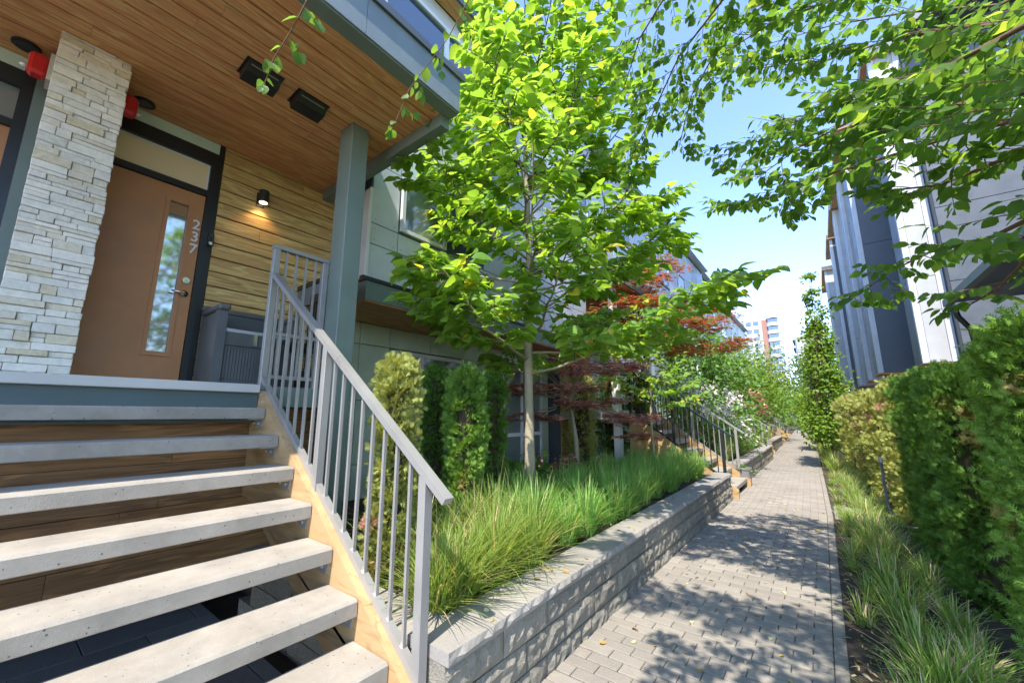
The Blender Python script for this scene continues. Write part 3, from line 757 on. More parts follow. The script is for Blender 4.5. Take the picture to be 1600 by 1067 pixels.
# ------------------------------------------------------------------ stair
def stair(yL, yR, xs, n, z0, label, full=True, dx=0, railside=(1,), rmat='rail'):
    t = thing('stair', label, 'stairs', (xs + dx, yR, 0))
    for i in range(n):
        xn = xs + .275 * i + dx; zt = z0 - .196 * i
        m = MB(); m.poly([(xn - .30, zt - .082), (xn - .004, zt - .082), (xn, zt - .078), (xn, zt - .012), (xn - .012, zt), (xn - .30, zt)], yL, yR)
        part('tread', m, 'conc', t)
        if full:
            for (ya, yb) in ((yR - .10, yR + .008),):
                bk = MB(); bk.box(xn - .22, xn - .03, ya, yb, zt - .090, zt - .083)
                bk.poly([(xn - .22, zt - .088), (xn - .03, zt - .088), (xn - .055, zt - .15), (xn - .13, zt - .15)], yR - .002, yR + .008)
                br_ = part('bracket', bk, 'galv', t)
                bb = MB()
                for q in (-.17, -.09): bb.disc((xn + q, yR - .003, zt - .118), .009, (0, -1, 0), .006, 6)
                part('bolt', bb, 'coping', br_)
    # stringers
    sl_ = .196 / .275
    xe = xs + .275 * (n - 1) + dx
    for (a, b_) in (((yR + .006, yR + .095),) + (((yL - .095, yL - .006),) if True else ())):
        m = MB(); X0 = xs - .28 + dx; ztp = z0 + .135
        m.poly([(X0, ztp - .80), (X0, ztp), (X0 + .11, ztp), (xe + .06, z0 - .196 * (n - 1) - .04), (xe + .06, -.02), (xe - .62, -.02), (X0 + .10, ztp - .80)], a, b_)
        part('stringer', m, 'ply', t)
    return t
stair(-1.15, 1.30, -3.367, 9, 1.553, 'nearest stair of open pale concrete treads climbing to door 237')

def railing(Y, xT, zT, xM, zM, xB, zB, label, mat='rail', top_y=None, nb=(7, 8), group=None, balw=.016, posts=True, dxs=0.):
    """sloping guard: xT/zT upper post base, xM/zM middle post base, xB/zB lower post base"""
    t = thing('railing', label, 'railing', (xB, Y, zB), group)
    sl_ = (zT - zB) / (xT - xB)
    def P(name, m): return part(name, m, mat, t)
    zr = lambda x: 1.117 - 1.50 + 1.5 + (x + 1.44) * -.717  # placeholder replaced below
    hr = 1.01
    slope = (2.70 - 1.117) / (-3.65 + 1.44)
    return t
def guard(label, Y, up, mid, low, slope, h_top, h_bot, mat='rail', toprail=None, nb=(7, 8), ext=.16, zt_up=None, plate=True):
    """up, mid, low = (x, zbase); rails pass h_top / h_bot above the line through low"""
    t = thing('railing', label, 'railing', (low[0], Y, low[1]))
    zl = lambda x, h: low[1] + h + (x - low[0]) * slope
    top_x0 = up[0] + .02; top_x1 = low[0] + ext
    m = MB(); m.beam((top_x0, Y, zl(top_x0, h_top)), (top_x1, Y, zl(top_x1, h_top)), .055, .035); part('handrail', m, mat, t)
    for (a, b_) in ((up, mid), (mid, low)):
        m = MB(); m.beam((a[0] + .02, Y, zl(a[0] + .02, h_bot)), (b_[0] - .022, Y, zl(b_[0] - .022, h_bot)), .036, .036); part('bottom_rail', m, mat, t)
    for i, pnt in enumerate((up, mid, low)):
        ztp = (zt_up if (i == 0 and zt_up) else zl(pnt[0], h_top) - .015)
        m = MB(); m.bevbox(pnt[0] - .026, pnt[0] + .026, Y - .026, Y + .026, pnt[1] + .006, ztp, .003); po = part('post', m, mat, t)
        if plate:
            m = MB(); m.box(pnt[0] - .06, pnt[0] + .06, Y - .055, Y + .055, pnt[1] - .004, pnt[1] + .006)
            for sx in (-1, 1):
                for sy in (-1, 1): m.disc((pnt[0] + sx * .045, Y + sy * .042, pnt[1] + .006), .008, (0, 0, 1), .009, 6)
            part('base_plate', m, mat, po)
    for (a, b_), n in zip(((up, mid), (mid, low)), nb):
        for k in range(n):
            x = a[0] + (b_[0] - a[0]) * (k + 1) / (n + 1)
            m = MB(); m.box(x - .0085, x + .0085, Y - .0085, Y + .0085, zl(x, h_bot), zl(x, h_top) - .01); part('baluster', m, mat, t)
    if toprail:
        y1, z1, zb = toprail
        m = MB(); m.box(up[0] - .03, up[0] + .03, Y - .03, y1, z1, z1 + .035); part('handrail', m, mat, t)
        m = MB(); m.box(up[0] - .016, up[0] + .016, Y + .026, y1 - .04, zb, zb + .03); part('bottom_rail', m, mat, t)
        m = MB(); m.box(up[0] - .016, up[0] + .016, Y + .026, y1 - .04, zb + .37, zb + .40); part('bottom_rail', m, mat, t)
        m = MB(); m.bevbox(up[0] - .026, up[0] + .026, y1 - .055, y1 - .003, zb - .1, z1, .003); part('post', m, mat, t)
        for k in range(4):
            yy_ = Y + (y1 - .03 - Y) * (k + 1) / 5
            m = MB(); m.box(up[0] - .0085, up[0] + .0085, yy_ - .0085, yy_ + .0085, zb + .03, z1); part('baluster', m, mat, t)
    return t
SLP = -.717
guard('grey metal railing with square balusters down the side of the nearest stair', 1.37, (-3.67, 1.69), (-2.635, .965), (-1.585, .24), SLP, .98, .075, 'rail', (1.835, 2.94, 1.80), (7, 8), zt_up=2.94)

# neighbour's dark screen slats beside the bench, storage bench
t = thing('storage_bench', 'dark slate storage bench with pale lid beside door 237', 'bench', (-4.55, 1.55, LZ))
m = MB(); m.box(-4.72, -4.36, 1.26, 1.84, LZ + .04, 2.26); part('box', m, 'bench', t)
for i in range(22):
    m = MB(); yb_ = 1.275 + i * .0255; m.box(-4.36, -4.352, yb_, yb_ + .022, LZ + .09, 2.14); part('slat', m, 'bench', t)
m = MB(); m.box(-4.36, -4.340, 1.262, 1.838, 2.145, 2.262); part('rim', m, 'bench', t)
m = MB(); m.bevbox(-4.74, -4.33, 1.262, 1.838, 2.265, 2.30, .006); part('lid', m, 'lid', t)
m = MB(); m.box(-4.345, -4.325, 1.50, 1.53, 2.16, 2.275); part('clasp', m, 'chrome', t)
for s_, (a, b_) in enumerate(((1.19, 1.255), (1.845, 1.91))):
    m = MB(); m.box(-4.76, -4.38, a, b_, LZ + .02, 2.45); m.box(-4.40, -4.32, a - .005, b_ + .005, LZ, 2.46); m.bevbox(-4.80, -4.29, a - .015, b_ + .015, 2.46, 2.52, .015); part('arm', m, 'bench', t)
m = MB(); m.box(-4.86, -4.80, 1.20, 1.90, LZ + .02, 2.52); m.bevbox(-4.87, -4.79, 1.18, 1.92, 2.52, 2.58, .015); part('backrest', m, 'bench', t)
t = thing('slatted_chair', 'black slatted chair behind the top railing by the porch post', 'chair', (-4.0, 1.75, LZ))
m = MB(); m.box(-4.22, -3.80, 1.55, 1.98, 2.12, 2.16); part('seat', m, 'black', t)
for k in range(4):
    m = MB(); m.box(-4.2 + (k % 2) * .36, -4.16 + (k % 2) * .36, 1.56 + (k // 2) * .38, 1.60 + (k // 2) * .38, LZ, 2.12 if k < 2 else 2.72); part('leg', m, 'black', t)
for k in range(6):
    m = MB(); m.box(-4.18 + k * .06, -4.14 + k * .06, 1.955, 1.975, 2.2, 2.66); part('slat', m, 'black', t)
m = MB(); m.box(-4.21, -3.80, 1.945, 1.985, 2.66, 2.75); m.box(-4.21, -3.80, 1.945, 1.985, 2.3, 2.34); part('backrest', m, 'black', t)

# fixtures on the porch
t = thing('wall_lamp', 'small black cylinder wall lamp, lit, on the wood siding', 'lamp', (-4.9, 1.60, 3.94))
m = MB(); m.box(-4.905, -4.885, 1.555, 1.635, 3.86, 4.02); part('back_plate', m, 'black', t)
m = MB(); m.tube([(-4.82, 1.60, 3.89), (-4.82, 1.60, 4.03)], .052, 20); m.box(-4.885, -4.83, 1.58, 1.62, 3.94, 3.98); part('shade', m, 'black', t, smooth=False)
m = MB(); m.disc((-4.82, 1.60, 3.889), .040, (0, 0, -1), .004, 20); part('bulb', m, 'bulb', t)
lp_ = bpy.data.lights.new('lamp_light', 'SPOT'); lp_.energy = 1.5; lp_.spot_size = R(115); lp_.spot_blend = .6; lp_.color = (1, .62, .28); lp_.shadow_soft_size = .03
lo = bpy.data.objects.new('lamp_light', lp_); link(lo, t, (-4.82, 1.60, 3.87)); 
t = thing('doorbell', 'black video doorbell with round button beside door 237', 'doorbell', (-4.885, 1.18, 3.30))
m = MB(); m.box(-4.885, -4.862, 1.155, 1.205, 3.25, 3.35); m.disc((-4.885, 1.18, 3.25), .025, (1, 0, 0), .023, 16); m.disc((-4.885, 1.18, 3.35), .025, (1, 0, 0), .023, 16); part('case', m, 'black', t)
m = MB(); m.disc((-4.862, 1.18, 3.255), .016, (1, 0, 0), .004, 16); part('button', m, 'chrome', t)
m = MB(); m.disc((-4.862, 1.18, 3.345), .012, (1, 0, 0), .003, 16); part('camera_lens', m, 'mesh', t)
def strobe(y, s, label):
    t = thing('fire_alarm', label, 'alarm', (-4.62, y, 4.20), 'fire alarms on the stone column')
    m = MB(); m.bevbox(-4.68, -4.56, min(y, y + s * .10), max(y, y + s * .10), 4.12, 4.30, .022); part('housing', m, 'red', t)
    m = MB(); m.tube([(-4.62, y + s * .10, 4.17), (-4.62, y + s * .125, 4.17), (-4.62, y + s * .14, 4.17)], [.024, .022, .008], 12); part('lens', m, 'clear', t, smooth=True)
    m = MB(); m.box(-4.70, -4.54, min(y, y - s * .035), max(y, y - s * .035), 4.09, 4.32); part('back_box', m, 'stone', t)
    m = MB()
    for k in range(4): m.box(-4.664 + k * .022, -4.656 + k * .022, y + s * .1001, y + s * .1025, 4.235, 4.275)
    part('marking', m, 'white', t)
strobe(.345, 1, 'red fire alarm strobe on the door side of the stone column')
strobe(-.085, -1, 'red fire alarm strobe on the left side of the stone column')
def speaker(x, y, lens, label):
    t = thing('ceiling_light', label, 'ceiling light', (x, y, 4.40), 'round fittings in the porch soffit')
    m = MB()
    n = 28; 
    for a, b_ in ((.092, .066),):
        vs = [(x + r_ * math.cos(2 * math.pi * k / n), y + r_ * math.sin(2 * math.pi * k / n), z_) for r_, z_ in ((.082, 4.398), (.080, 4.386), (.058, 4.383), (.056, 4.396)) for k in range(n)]
        fs = [(j * n + k, j * n + (k + 1) % n, (j + 1) * n + (k + 1) % n, (j + 1) * n + k) for j in range(3) for k in range(n)]
        m.add(vs, fs)
    part('ring', m, 'black', t)
    m = MB(); m.disc((x, y, 4.395), .0565, (0, 0, -1), .006, 24); part('lens', m, lens, t)
speaker(-4.72, -.215, 'mesh', 'round black fitting in the soffit left of the stone column')
speaker(-4.76, .50, 'dmesh', 'round black fitting with pale lens in the soffit above the door')
def heater(y, label):
    t = thing('soffit_fixture', label, 'soffit light', (-3.54, y, 4.40), 'black boxes on the porch soffit')
    m = MB(); m.poly([(-3.64, 4.40), (-3.61, 4.30), (-3.48, 4.315), (-3.43, 4.40)], y - .13, y + .13); part('body', m, 'black', t)
    m = MB(); m.box(-3.66, -3.42, y - .145, y + .145, 4.393, 4.3995); part('mounting_plate', m, 'black', t)
    m = MB(); m.beam((-3.447, y - .105, 4.365), (-3.447, y + .105, 4.365), .004, .012); part('glass_edge', m, 'glassl', t)
heater(1.04, 'black box fixture on the soffit, the one farther from the post')
heater(1.45, 'black box fixture on the soffit, the one nearer the post')

# ------------------------------------------------------------------ leafy things
def wander(p, q, n=6, amp=.05, sag=0):
    p = Vector(p); q = Vector(q); L = (q - p).length; o = []
    for i in range(n + 1):
        t = i / n; e = p.lerp(q, t); k = math.sin(math.pi * t)
        o.append(e + Vector((RN.uniform(-1, 1), RN.uniform(-1, 1), RN.uniform(-1, 1))) * amp * L * k + Vector((0, 0, sag * k * L)))
    return o
def poly_at(pts, t):
    L = [0]
    for a, b_ in zip(pts[:-1], pts[1:]): L.append(L[-1] + (b_ - a).length)
    s = t * L[-1]
    for i in range(len(pts) - 1):
        if s <= L[i + 1] or i == len(pts) - 2:
            k = (s - L[i]) / max(1e-6, L[i + 1] - L[i]); return pts[i].lerp(pts[i + 1], min(1, k)), (pts[i + 1] - pts[i]).normalized()

# --- the big-leaved tree in the bed
def magnolia(base, height, spread, label, nleaf_pieces, leaf=.155, dens=1.0, seed=5, side=None, low=.9):
    rr = random.Random(seed)
    t = thing('broadleaf_tree', label, 'tree', base)
    bx, by_, bz = base
    trunk_pts = [Vector((bx + .015 * math.sin(i * 1.7) * i * .4, by_ + .012 * math.cos(i * 2.1) * i * .4, bz - .05 + height * i / 10)) for i in range(11)]
    k_ = height / 6.2
    m = MB(); m.tube(trunk_pts, [.062 * k_ * (1 - .088 * i) ** .9 * (1.25 if i == 0 else 1) for i in range(11)], 10); part('trunk', m, 'bark', t, smooth=True)
    P = []; D = []; N = []; S = []
    nb = int(30 * dens)
    for b in range(nb):
        u = b / (nb - 1); h = low + (height - low - .3) * u ** 1.05
        p0, _ = poly_at(trunk_pts, h / height)
        an = b * 2.399 + rr.uniform(-.3, .3)
        L = spread * (1 - .60 * u) * rr.uniform(.78, 1.12)
        if side: 
            L *= 1 + side[2] * max(0, math.cos(an - math.atan2(side[1], side[0])))
        rise = rr.uniform(.18, .42) + .7 * u
        q = p0 + Vector((math.cos(an) * L, math.sin(an) * L, L * rise))
        if b == 0: pass
        pts = wander(p0, q, 6, .035, -.07)
        m = MB(); m.tube(pts, [.0135 * k_ * (1 - i * .13) * (1.15 - .5 * u) + .003 for i in range(7)], 6)
        bo = part('branch', m, 'bark' if u < .5 else 'darkbark', t, smooth=True)
        nt_ = int(L * 7 * dens ** .3) + 2
        tw = MB()
        for j in range(nt_):
            s = .25 + .75 * (j + .5) / nt_; e, dv = poly_at(pts, s)
            sa = an + (1 if j % 2 else -1) * rr.uniform(.5, 1.25); tl_ = L * rr.uniform(.22, .42) * (1.1 - .5 * s) + .12
            q2 = e + Vector((math.cos(sa) * tl_, math.sin(sa) * tl_, rr.uniform(-.10, .25) * tl_ + .03))
            if j == nt_ - 1: q2 = e + dv * .2
            tp_ = wander(e, q2, 3, .05); tw.tube(tp_, [.006, .005, .004, .003], 4, False)
            nl = int(4 + tl_ * 20 * dens)
            for l in range(nl):
                s2 = .2 + .8 * (l + rr.random()) / nl; e2, d2 = poly_at(tp_, min(s2, 1))
                la = sa + (1 if l % 2 else -1) * rr.uniform(.4, 1.5)
                dd = Vector((math.cos(la), math.sin(la), rr.uniform(-.55, .2)))
                if l == nl - 1: dd = d2 + Vector((0, 0, -.15))
                nn = Vector((rr.gauss(0, .6), rr.gauss(-.15, .6), 1))
                nn += Vector((.15, -.4, 0))
                P.append(e2 + dd.normalized() * .02 + Vector((0, 0, rr.uniform(-.02, .02)))); D.append(dd); N.append(nn); S.append(leaf * rr.uniform(.55, 1.15))
        part('twig', tw, 'darkbark', bo, kind='stuff')
    P = np.array(P); D = np.array(D); N = np.array(N); S = np.array(S)
    far_ = np.ones(len(P), bool)
    if nleaf_pieces:
        idx = nearest(P, nleaf_pieces); far_[idx] = False
        leaf_pieces(t, LEAF, 'magp', P[idx], D[idx], N[idx], S[idx])
    me = scatter('foliage', LEAF, P[far_], D[far_], N[far_], S[far_], 'mag', off=base)
    part('foliage', me, 'mag', t, base, kind='stuff')
    return t
magnolia((-2.84, 4.05, .42), 6.6, 1.95, 'bright green large-leaved tree with pale trunk in the bed beside the nearest stair', 295, .165, 1.55, 5, (.8, .6, .12), 1.62)
magnolia((-2.78, 8.3, .42), 3.3, .95, 'smaller pale-trunked young tree just before the second stair', 0, .13, .8, 9, None, 1.3)

# --- tree overhead, trunk standing out of frame on the right
OT = thing('overhanging_tree', 'tree whose leafy branches hang over the path from the upper right', 'tree', (1.75, 1.7, 0))
m = MB(); m.tube([(1.75, 1.7, -.05), (1.73, 1.72, 1.2), (1.70, 1.75, 2.4), (1.66, 1.8, 3.6), (1.6, 1.85, 5.2)], [.09, .075, .065, .05, .03], 10); part('trunk', m, 'darkbark', OT, smooth=True)
BR = {
 'B1': [(1.69, 1.76, 2.6), (1.3, 2.1, 2.95), (0.87, 2.46, 3.13), (0.73, 2.61, 3.18), (0.61, 2.75, 3.27), (0.5, 2.9, 3.38), (0.28, 3.2, 3.56), (-0.1, 3.51, 3.69), (-0.5, 3.7, 3.77)],
 'B2': [(1.67, 1.8, 3.1), (1.35, 2.6, 3.45), (1.12, 3.19, 3.63), (0.85, 3.2, 3.79), (0.68, 3.4, 4.01), (0.32, 3.59, 4.21), (-0.29, 3.9, 4.73), (-0.85, 3.99, 4.67)],
 'B3': [(1.70, 1.75, 2.2), (1.1, 2.15, 2.6), (0.77, 2.37, 2.67), (0.66, 2.52, 2.76), (0.46, 2.73, 2.85), (0.22, 3.02, 2.99), (-0.14, 3.25, 3.05), (-0.42, 3.51, 3.19)],
 'B4': [(1.69, 1.77, 2.5), (1.1, 2.2, 2.75), (0.83, 2.5, 2.85), (0.69, 2.74, 3.03), (0.41, 2.86, 3.22), (0.08, 3.22, 3.35), (-0.22, 3.5, 3.36)],
 'B5': [(1.70, 1.74, 2.0), (1.1, 2.4, 2.36), (0.87, 2.89, 2.41), (0.81, 3.1, 2.42), (0.64, 3.46, 2.5), (0.5, 3.86, 2.52), (0.3, 4.37, 2.46)],
 'B5b': [(1.70, 1.74, 1.9), (1.1, 2.2, 2.12), (0.87, 2.44, 2.14), (0.78, 2.62, 2.17), (0.73, 2.86, 2.09), (0.68, 3.08, 2.07)],
 'B7': [(1.62, 1.85, 3.8), (0.91, 2.68, 4.38), (0.38, 2.94, 4.61), (-0.26, 3.04, 4.68), (-0.64, 3.17, 4.5), (-0.98, 3.27, 4.05), (-1.19, 3.31, 3.77)],
 'B8': [(1.64, 1.82, 3.4), (1.01, 2.6, 3.79), (0.73, 2.82, 3.89), (0.36, 3.1, 4.27), (0.0, 3.28, 4.48), (-0.39, 3.47, 4.59)],
 'B9': [(1.66, 1.8, 3.3), (1.39, 3.44, 3.66), (1.03, 3.84, 3.79), (0.67, 4.19, 3.89), (0.3, 4.53, 3.95), (-0.06, 4.85, 3.61)],
 'D1': [(1.67, 1.78, 3.02), (1.16, 2.91, 3.27), (0.98, 3.14, 3.37), (0.74, 3.33, 3.39), (0.39, 3.56, 3.46), (0.13, 3.72, 3.56)],
 'D2': [(1.67, 1.78, 4.16), (1.7, 3.96, 4.41), (1.35, 4.07, 4.43), (0.91, 4.06, 4.68), (0.46, 4.16, 4.96), (-0.02, 4.26, 5.16)],
 'D3': [(1.67, 1.78, 2.4), (0.99, 2.67, 2.65), (0.82, 2.79, 2.7), (0.66, 3.04, 2.75), (0.44, 3.34, 2.93)],
 'D4': [(1.67, 1.78, 3.5), (1.63, 4.06, 3.75), (1.31, 4.11, 4.15), (0.91, 4.3, 4.2), (0.54, 4.48, 4.41), (-0.01, 4.57, 4.4), (-0.41, 4.72, 4.13)],
 'D5': [(1.67, 1.78, 4.56), (0.78, 3.42, 4.81), (0.15, 3.43, 4.88), (-0.35, 3.68, 4.94), (-0.69, 3.86, 4.65), (-0.87, 3.96, 4.21)],
 'D6': [(1.67, 1.78, 4.65), (0.26, 3.0, 4.9), (-0.53, 2.89, 4.98), (-0.91, 3.03, 4.75), (-1.16, 3.18, 4.41)],
 # above and behind the viewpoint
 'C1': [(1.65, 1.8, 3.5), (.9, 1.5, 3.9), (.1, 1.35, 4.1), (-.6, 1.2, 4.15), (-1.1, 1.15, 4.1)],
 'C2': [(1.66, 1.78, 3.2), (1.0, .9, 3.6), (.3, .3, 3.8), (-.35, 0, 3.85)],
 'C3': [(1.67, 1.78, 3.0), (1.0, 1.5, 3.3), (.3, 1.1, 3.4), (-.5, .75, 3.4)],
 'C4': [(1.62, 1.85, 4.2), (.8, 2.0, 4.8), (-.1, 2.0, 5.0), (-.9, 1.95, 4.95), (-1.31, 1.7, 4.6)],
 'C5': [(1.63, 1.84, 4.0), (.8, .9, 4.6), (-.2, .6, 4.9), (-1.0, .75, 4.5), (-1.5, .75, 3.95)],
}
T12 = {'T1': [(-1.5, .75, 3.95), (-1.82, 0.69, 3.55), (-1.95, 0.68, 3.45), (-2.1, 0.66, 3.34), (-2.15, 0.65, 3.2)],
       'T2': [(-1.31, 1.70, 4.6), (-1.58, 1.6, 4.29), (-1.77, 1.58, 4.06), (-2.05, 1.49, 3.75), (-2.15, 1.47, 3.55), (-2.2, 1.45, 3.42)]}
P = []; D = []; N = []; S = []; rr = random.Random(21)
def add_leaves(pts, n, size, sidev=None, skip=.1):
    for l in range(n):
        s2 = skip + (1 - skip) * (l + rr.random() * .6) / n; e2, d2 = poly_at(pts, min(1, s2))
        sidev_ = d2.cross(Vector((0, 0, 1))).normalized() * (1 if l % 2 else -1)
        dd = d2 * rr.uniform(.3, .9) + sidev_ * rr.uniform(.5, 1.0) + Vector((0, 0, rr.uniform(-1.1, .05)))
        if l == n - 1: dd = d2 + Vector((0, 0, -.2))
        nn = Vector((rr.gauss(0, .7), rr.gauss(-.25, .7), 1))
        P.append(e2 + dd.normalized() * .008); D.append(dd); N.append(nn); S.append(size * rr.uniform(.6, 1.15))
for k, pl in BR.items():
    pts = [Vector(p) for p in pl]
    n = len(pts); m = MB(); m.tube(pts, [max(.003, .017 * (1 - i / n) ** 1.0) for i in range(n)], 7)
    bo = part('branch', m, 'twig', OT, smooth=True); tw = MB()
    Ltot = sum((b_ - a).length for a, b_ in zip(pts[:-1], pts[1:]))
    st_ = .30 if k not in ('C1', 'C2', 'C3', 'C4', 'C5') else .22
    nt_ = int(Ltot * (10 if not k.startswith('C') else 19))
    if k in ('B5', 'B5b'): nt_ = int(Ltot * 6.5)
    for j in range(nt_):
        s = st_ + (1 - st_) * (j + .5) / nt_; e, dv = poly_at(pts, s)
        sidev = dv.cross(Vector((0, 0, 1))).normalized() * (1 if j % 2 else -1)
        tl_ = rr.uniform(.22, .48) * (1.2 - .5 * s)
        q = e + (dv * rr.uniform(.4, .9) + sidev * rr.uniform(.5, 1) + Vector((0, 0, rr.uniform(-.35, .3)))).normalized() * tl_
        if k == 'C5' and e.x < -.9: q = e + dv * .05
        tp_ = wander(e, q, 3, .05, -.03); tw.tube(tp_, [.0032, .0026, .002, .0012], 4, False)
        add_leaves(tp_, int(4 + tl_ * 24), .078)
        if rr.random() < .6:
            e3, d3 = poly_at(tp_, .5); q3 = e3 + (d3 + Vector((rr.uniform(-.8, .8), rr.uniform(-.8, .8), rr.uniform(-.5, .2)))).normalized() * tl_ * .5
            tp3 = wander(e3, q3, 2, .04); tw.tube(tp3, [.002, .0015, .001], 3, False); add_leaves(tp3, int(3 + tl_ * 14), .06)
    part('twig', tw, 'twig', bo, kind='stuff')
for k, pl in T12.items():
    pts = [Vector(p) for p in pl]; m = MB(); m.tube(pts, [.0045 * (1 - .12 * i) for i in range(len(pts))], 6); bo = part('branch', m, 'twig', OT, smooth=True)
    add_leaves(pts, 12 if k == 'T1' else 14, .085, skip=.2)
    tw = MB()
    for s in (.35, .55, .7, .85, .95):
        e, dv = poly_at(pts, s); q = e + Vector((rr.uniform(-.07, .07), rr.uniform(-.07, .07), rr.uniform(-.12, -.02))); tp_ = [e, e.lerp(q, .5), q]; tw.tube(tp_, [.0015, .0012, .001], 3, False); add_leaves(tp_, 4, .07)
    part('twig', tw, 'twig', bo, kind='stuff')
P = np.array(P); D = np.array(D); N = np.array(N); S = np.array(S)
# keep the air just round the viewpoint free
dist = np.linalg.norm(P - np.array([0, 0, 1.5]), axis=1); ok_ = dist > 1.3
P, D, N, S = P[ok_], D[ok_], N[ok_], S[ok_]
idx = nearest(P, 295); fm = np.ones(len(P), bool); fm[idx] = False
leaf_pieces(OT, LEAFB, 'beechp', P[idx], D[idx], N[idx], S[idx])
part('foliage', scatter('foliage', LEAFB, P[fm], D[fm], N[fm], S[fm], 'beech', off=(1.75, 1.7, 0)), 'beech', OT, (1.75, 1.7, 0), kind='stuff')

# --- generic crowns
def crown(name, label, cat, base, tiers, n, tpl, mat, leaf, trunk=None, tmat='darkbark', seed=1, flat=False, group=None, flower=None, stems=5):
    """tiers: list of (cx, cy, cz, rx, ry, rz) ellipsoids in world space"""
    r = np.random.default_rng(seed); t = thing(name, label, cat, base, group)
    rr_ = random.Random(seed)
    m = MB()
    if trunk:
        tz, tr_ = trunk; m.tube([Vector((base[0] + rr_.uniform(-.04, .04) * i, base[1] + rr_.uniform(-.04, .04) * i, base[2] - .05 + (tz - base[2]) * i / 5)) for i in range(6)], [tr_ * (1 - .14 * i) for i in range(6)], 8)
    P = []; N = []; D = []
    wts = np.array([a[3] * a[4] * (a[5] if not flat else .3) for a in tiers]); wts = wts / wts.sum()
    for (cx, cy, cz, rx, ry, rz), w_ in zip(tiers, wts):
        kk = max(6, int(n * w_))
        # clumps inside the ellipsoid
        nc = max(4, kk // 28); u = r.normal(size=(nc, 3)); u /= np.linalg.norm(u, axis=1, keepdims=True); rad = r.uniform(.45, 1.0, (nc, 1)) ** .5
        C = u * rad * np.array([rx, ry, rz]) + np.array([cx, cy, cz])
        for c in C:
            m.tube([Vector((base[0], base[1], (trunk[0] * .8 if trunk else base[2]))).lerp(Vector(c), .55 * rr_.random()), Vector(c)], [leaf * .06 + .004, .002], 3, False) if rr_.random() < stems / 10 else None
        ci = r.integers(0, nc, kk); cs = min(rx, ry, rz * (1 if not flat else 3)) * .30
        off = r.normal(size=(kk, 3)) * cs
        if flat: off[:, 2] *= .25
        p = C[ci] + off
        o = p - np.array([cx, cy, cz]); o /= np.linalg.norm(o, axis=1, keepdims=True) + 1e-6
        d = o * .7 + r.normal(size=(kk, 3)) * .6; d[:, 2] -= .25
        nn = o * .4 + r.normal(size=(kk, 3)) * .35; nn[:, 2] += .9
        if flat: d[:, 2] *= .3; nn[:, 2] += 1
        P.append(p); D.append(d); N.append(nn)
    P = np.concatenate(P); D = np.concatenate(D); N = np.concatenate(N)
    keep = P[:, 2] > base[2] + .03
    P, D, N = P[keep], D[keep], N[keep]
    if m.v: part('trunk' if trunk else 'stem', m, tmat, t, smooth=True)
    part('foliage', scatter('foliage', tpl, P, D, N, leaf * r.uniform(.6, 1.2, len(P)), mat, off=base), mat, t, base, kind='stuff')
    if flower:
        fmesh = None
        for q in flower:
            fp = r.normal(size=(60, 3)) * np.array([.12, .12, .09]) * q[3] + np.array(q[:3]); fd = r.normal(size=(60, 3)); fn = r.normal(size=(60, 3))
            part('blossom', scatter('blossom', KITE, fp, fd, fn, np.full(60, .085 * q[3]), 'flower', off=base), 'flower', t, base)
    return t
# bronze japanese maple
crown('japanese_maple', 'dark bronze Japanese maple with layered branches in front of the garden window', 'tree', (-3.55, 6.55, .4),
      [(-3.9, 6.1, 1.95, .9, .8, .10), (-3.3, 6.7, 2.35, 1.0, .8, .10), (-3.1, 6.4, 1.7, .7, .6, .08), (-4.1, 6.6, 2.5, .8, .7, .1), (-3.0, 7.3, 1.45, .7, .6, .1), (-3.9, 5.6, 1.45, .6, .5, .08), (-2.8, 7.6, 1.1, .35, .5, .08)], 3800, LOBED, 'purple', .075, (2.2, .055), 'bark', 3, True)
crown('red_maple', 'red and orange leaved maple rising behind the bright green tree', 'tree', (-3.3, 9.3, .4),
      [(-3.4, 9.2, 3.9, 1.4, 1.3, .16), (-2.8, 9.5, 3.5, 1.4, 1.2, .16), (-3.6, 8.9, 4.5, 1.2, 1.0, .16), (-2.3, 10.2, 3.1, 1.1, 1.0, .14), (-3.5, 8.5, 3.1, 1.2, .9, .14), (-3.0, 9.3, 4.95, 1.0, .8, .14), (-2.1, 10.4, 3.9, .9, .7, .12)], 9000, LOBED, 'redleaf', .085, (4.6, .06), 'darkbark', 4, True)
# white-flowering shrub past the second stair
crown('flowering_shrub', 'green shrub with white flower heads beyond the second stair', 'shrub', (-2.5, 12.2, .4),
      [(-2.5, 12.0, 1.3, .75, .9, .75), (-2.2, 13.0, 1.1, .7, .8, .6), (-2.9, 11.6, 1.9, .6, .6, .5)], 3600, LEAF, 'greenleaf', .10, None, 'darkbark', 5,
      flower=[(-1.95, 11.3, 1.55, 1), (-2.1, 12.1, 1.65, 1.1), (-2.5, 11.0, 2.0, 1.1), (-1.75, 12.4, 1.25, 1.2), (-2.3, 10.9, 1.6, 1), (-1.7, 12.9, 1.0, .9), (-2.0, 13.2, 1.9, 1.2), (-2.4, 12.2, 2.15, 1.2), (-2.8, 11.3, 2.3, .9), (-1.6, 13.2, .75, .8), (-1.9, 11.9, 2.0, .9)])
# low shrubs in the near bed
crown('low_shrub', 'glossy dark green low shrub behind the pale tree trunk', 'shrub', (-3.35, 4.7, .4), [(-3.35, 4.7, .62, .35, .35, .22)], 420, LEAF, 'greenleaf', .10, None, 'darkbark', 6)
crown('barberry', 'low dark bronze ground shrub below the garden window', 'shrub', (-3.5, 5.7, .4), [(-3.6, 5.6, .62, .6, .7, .2), (-3.4, 6.6, .6, .5, .7, .18)], 1300, LEAF, 'purple', .06, None, 'darkbark', 7)
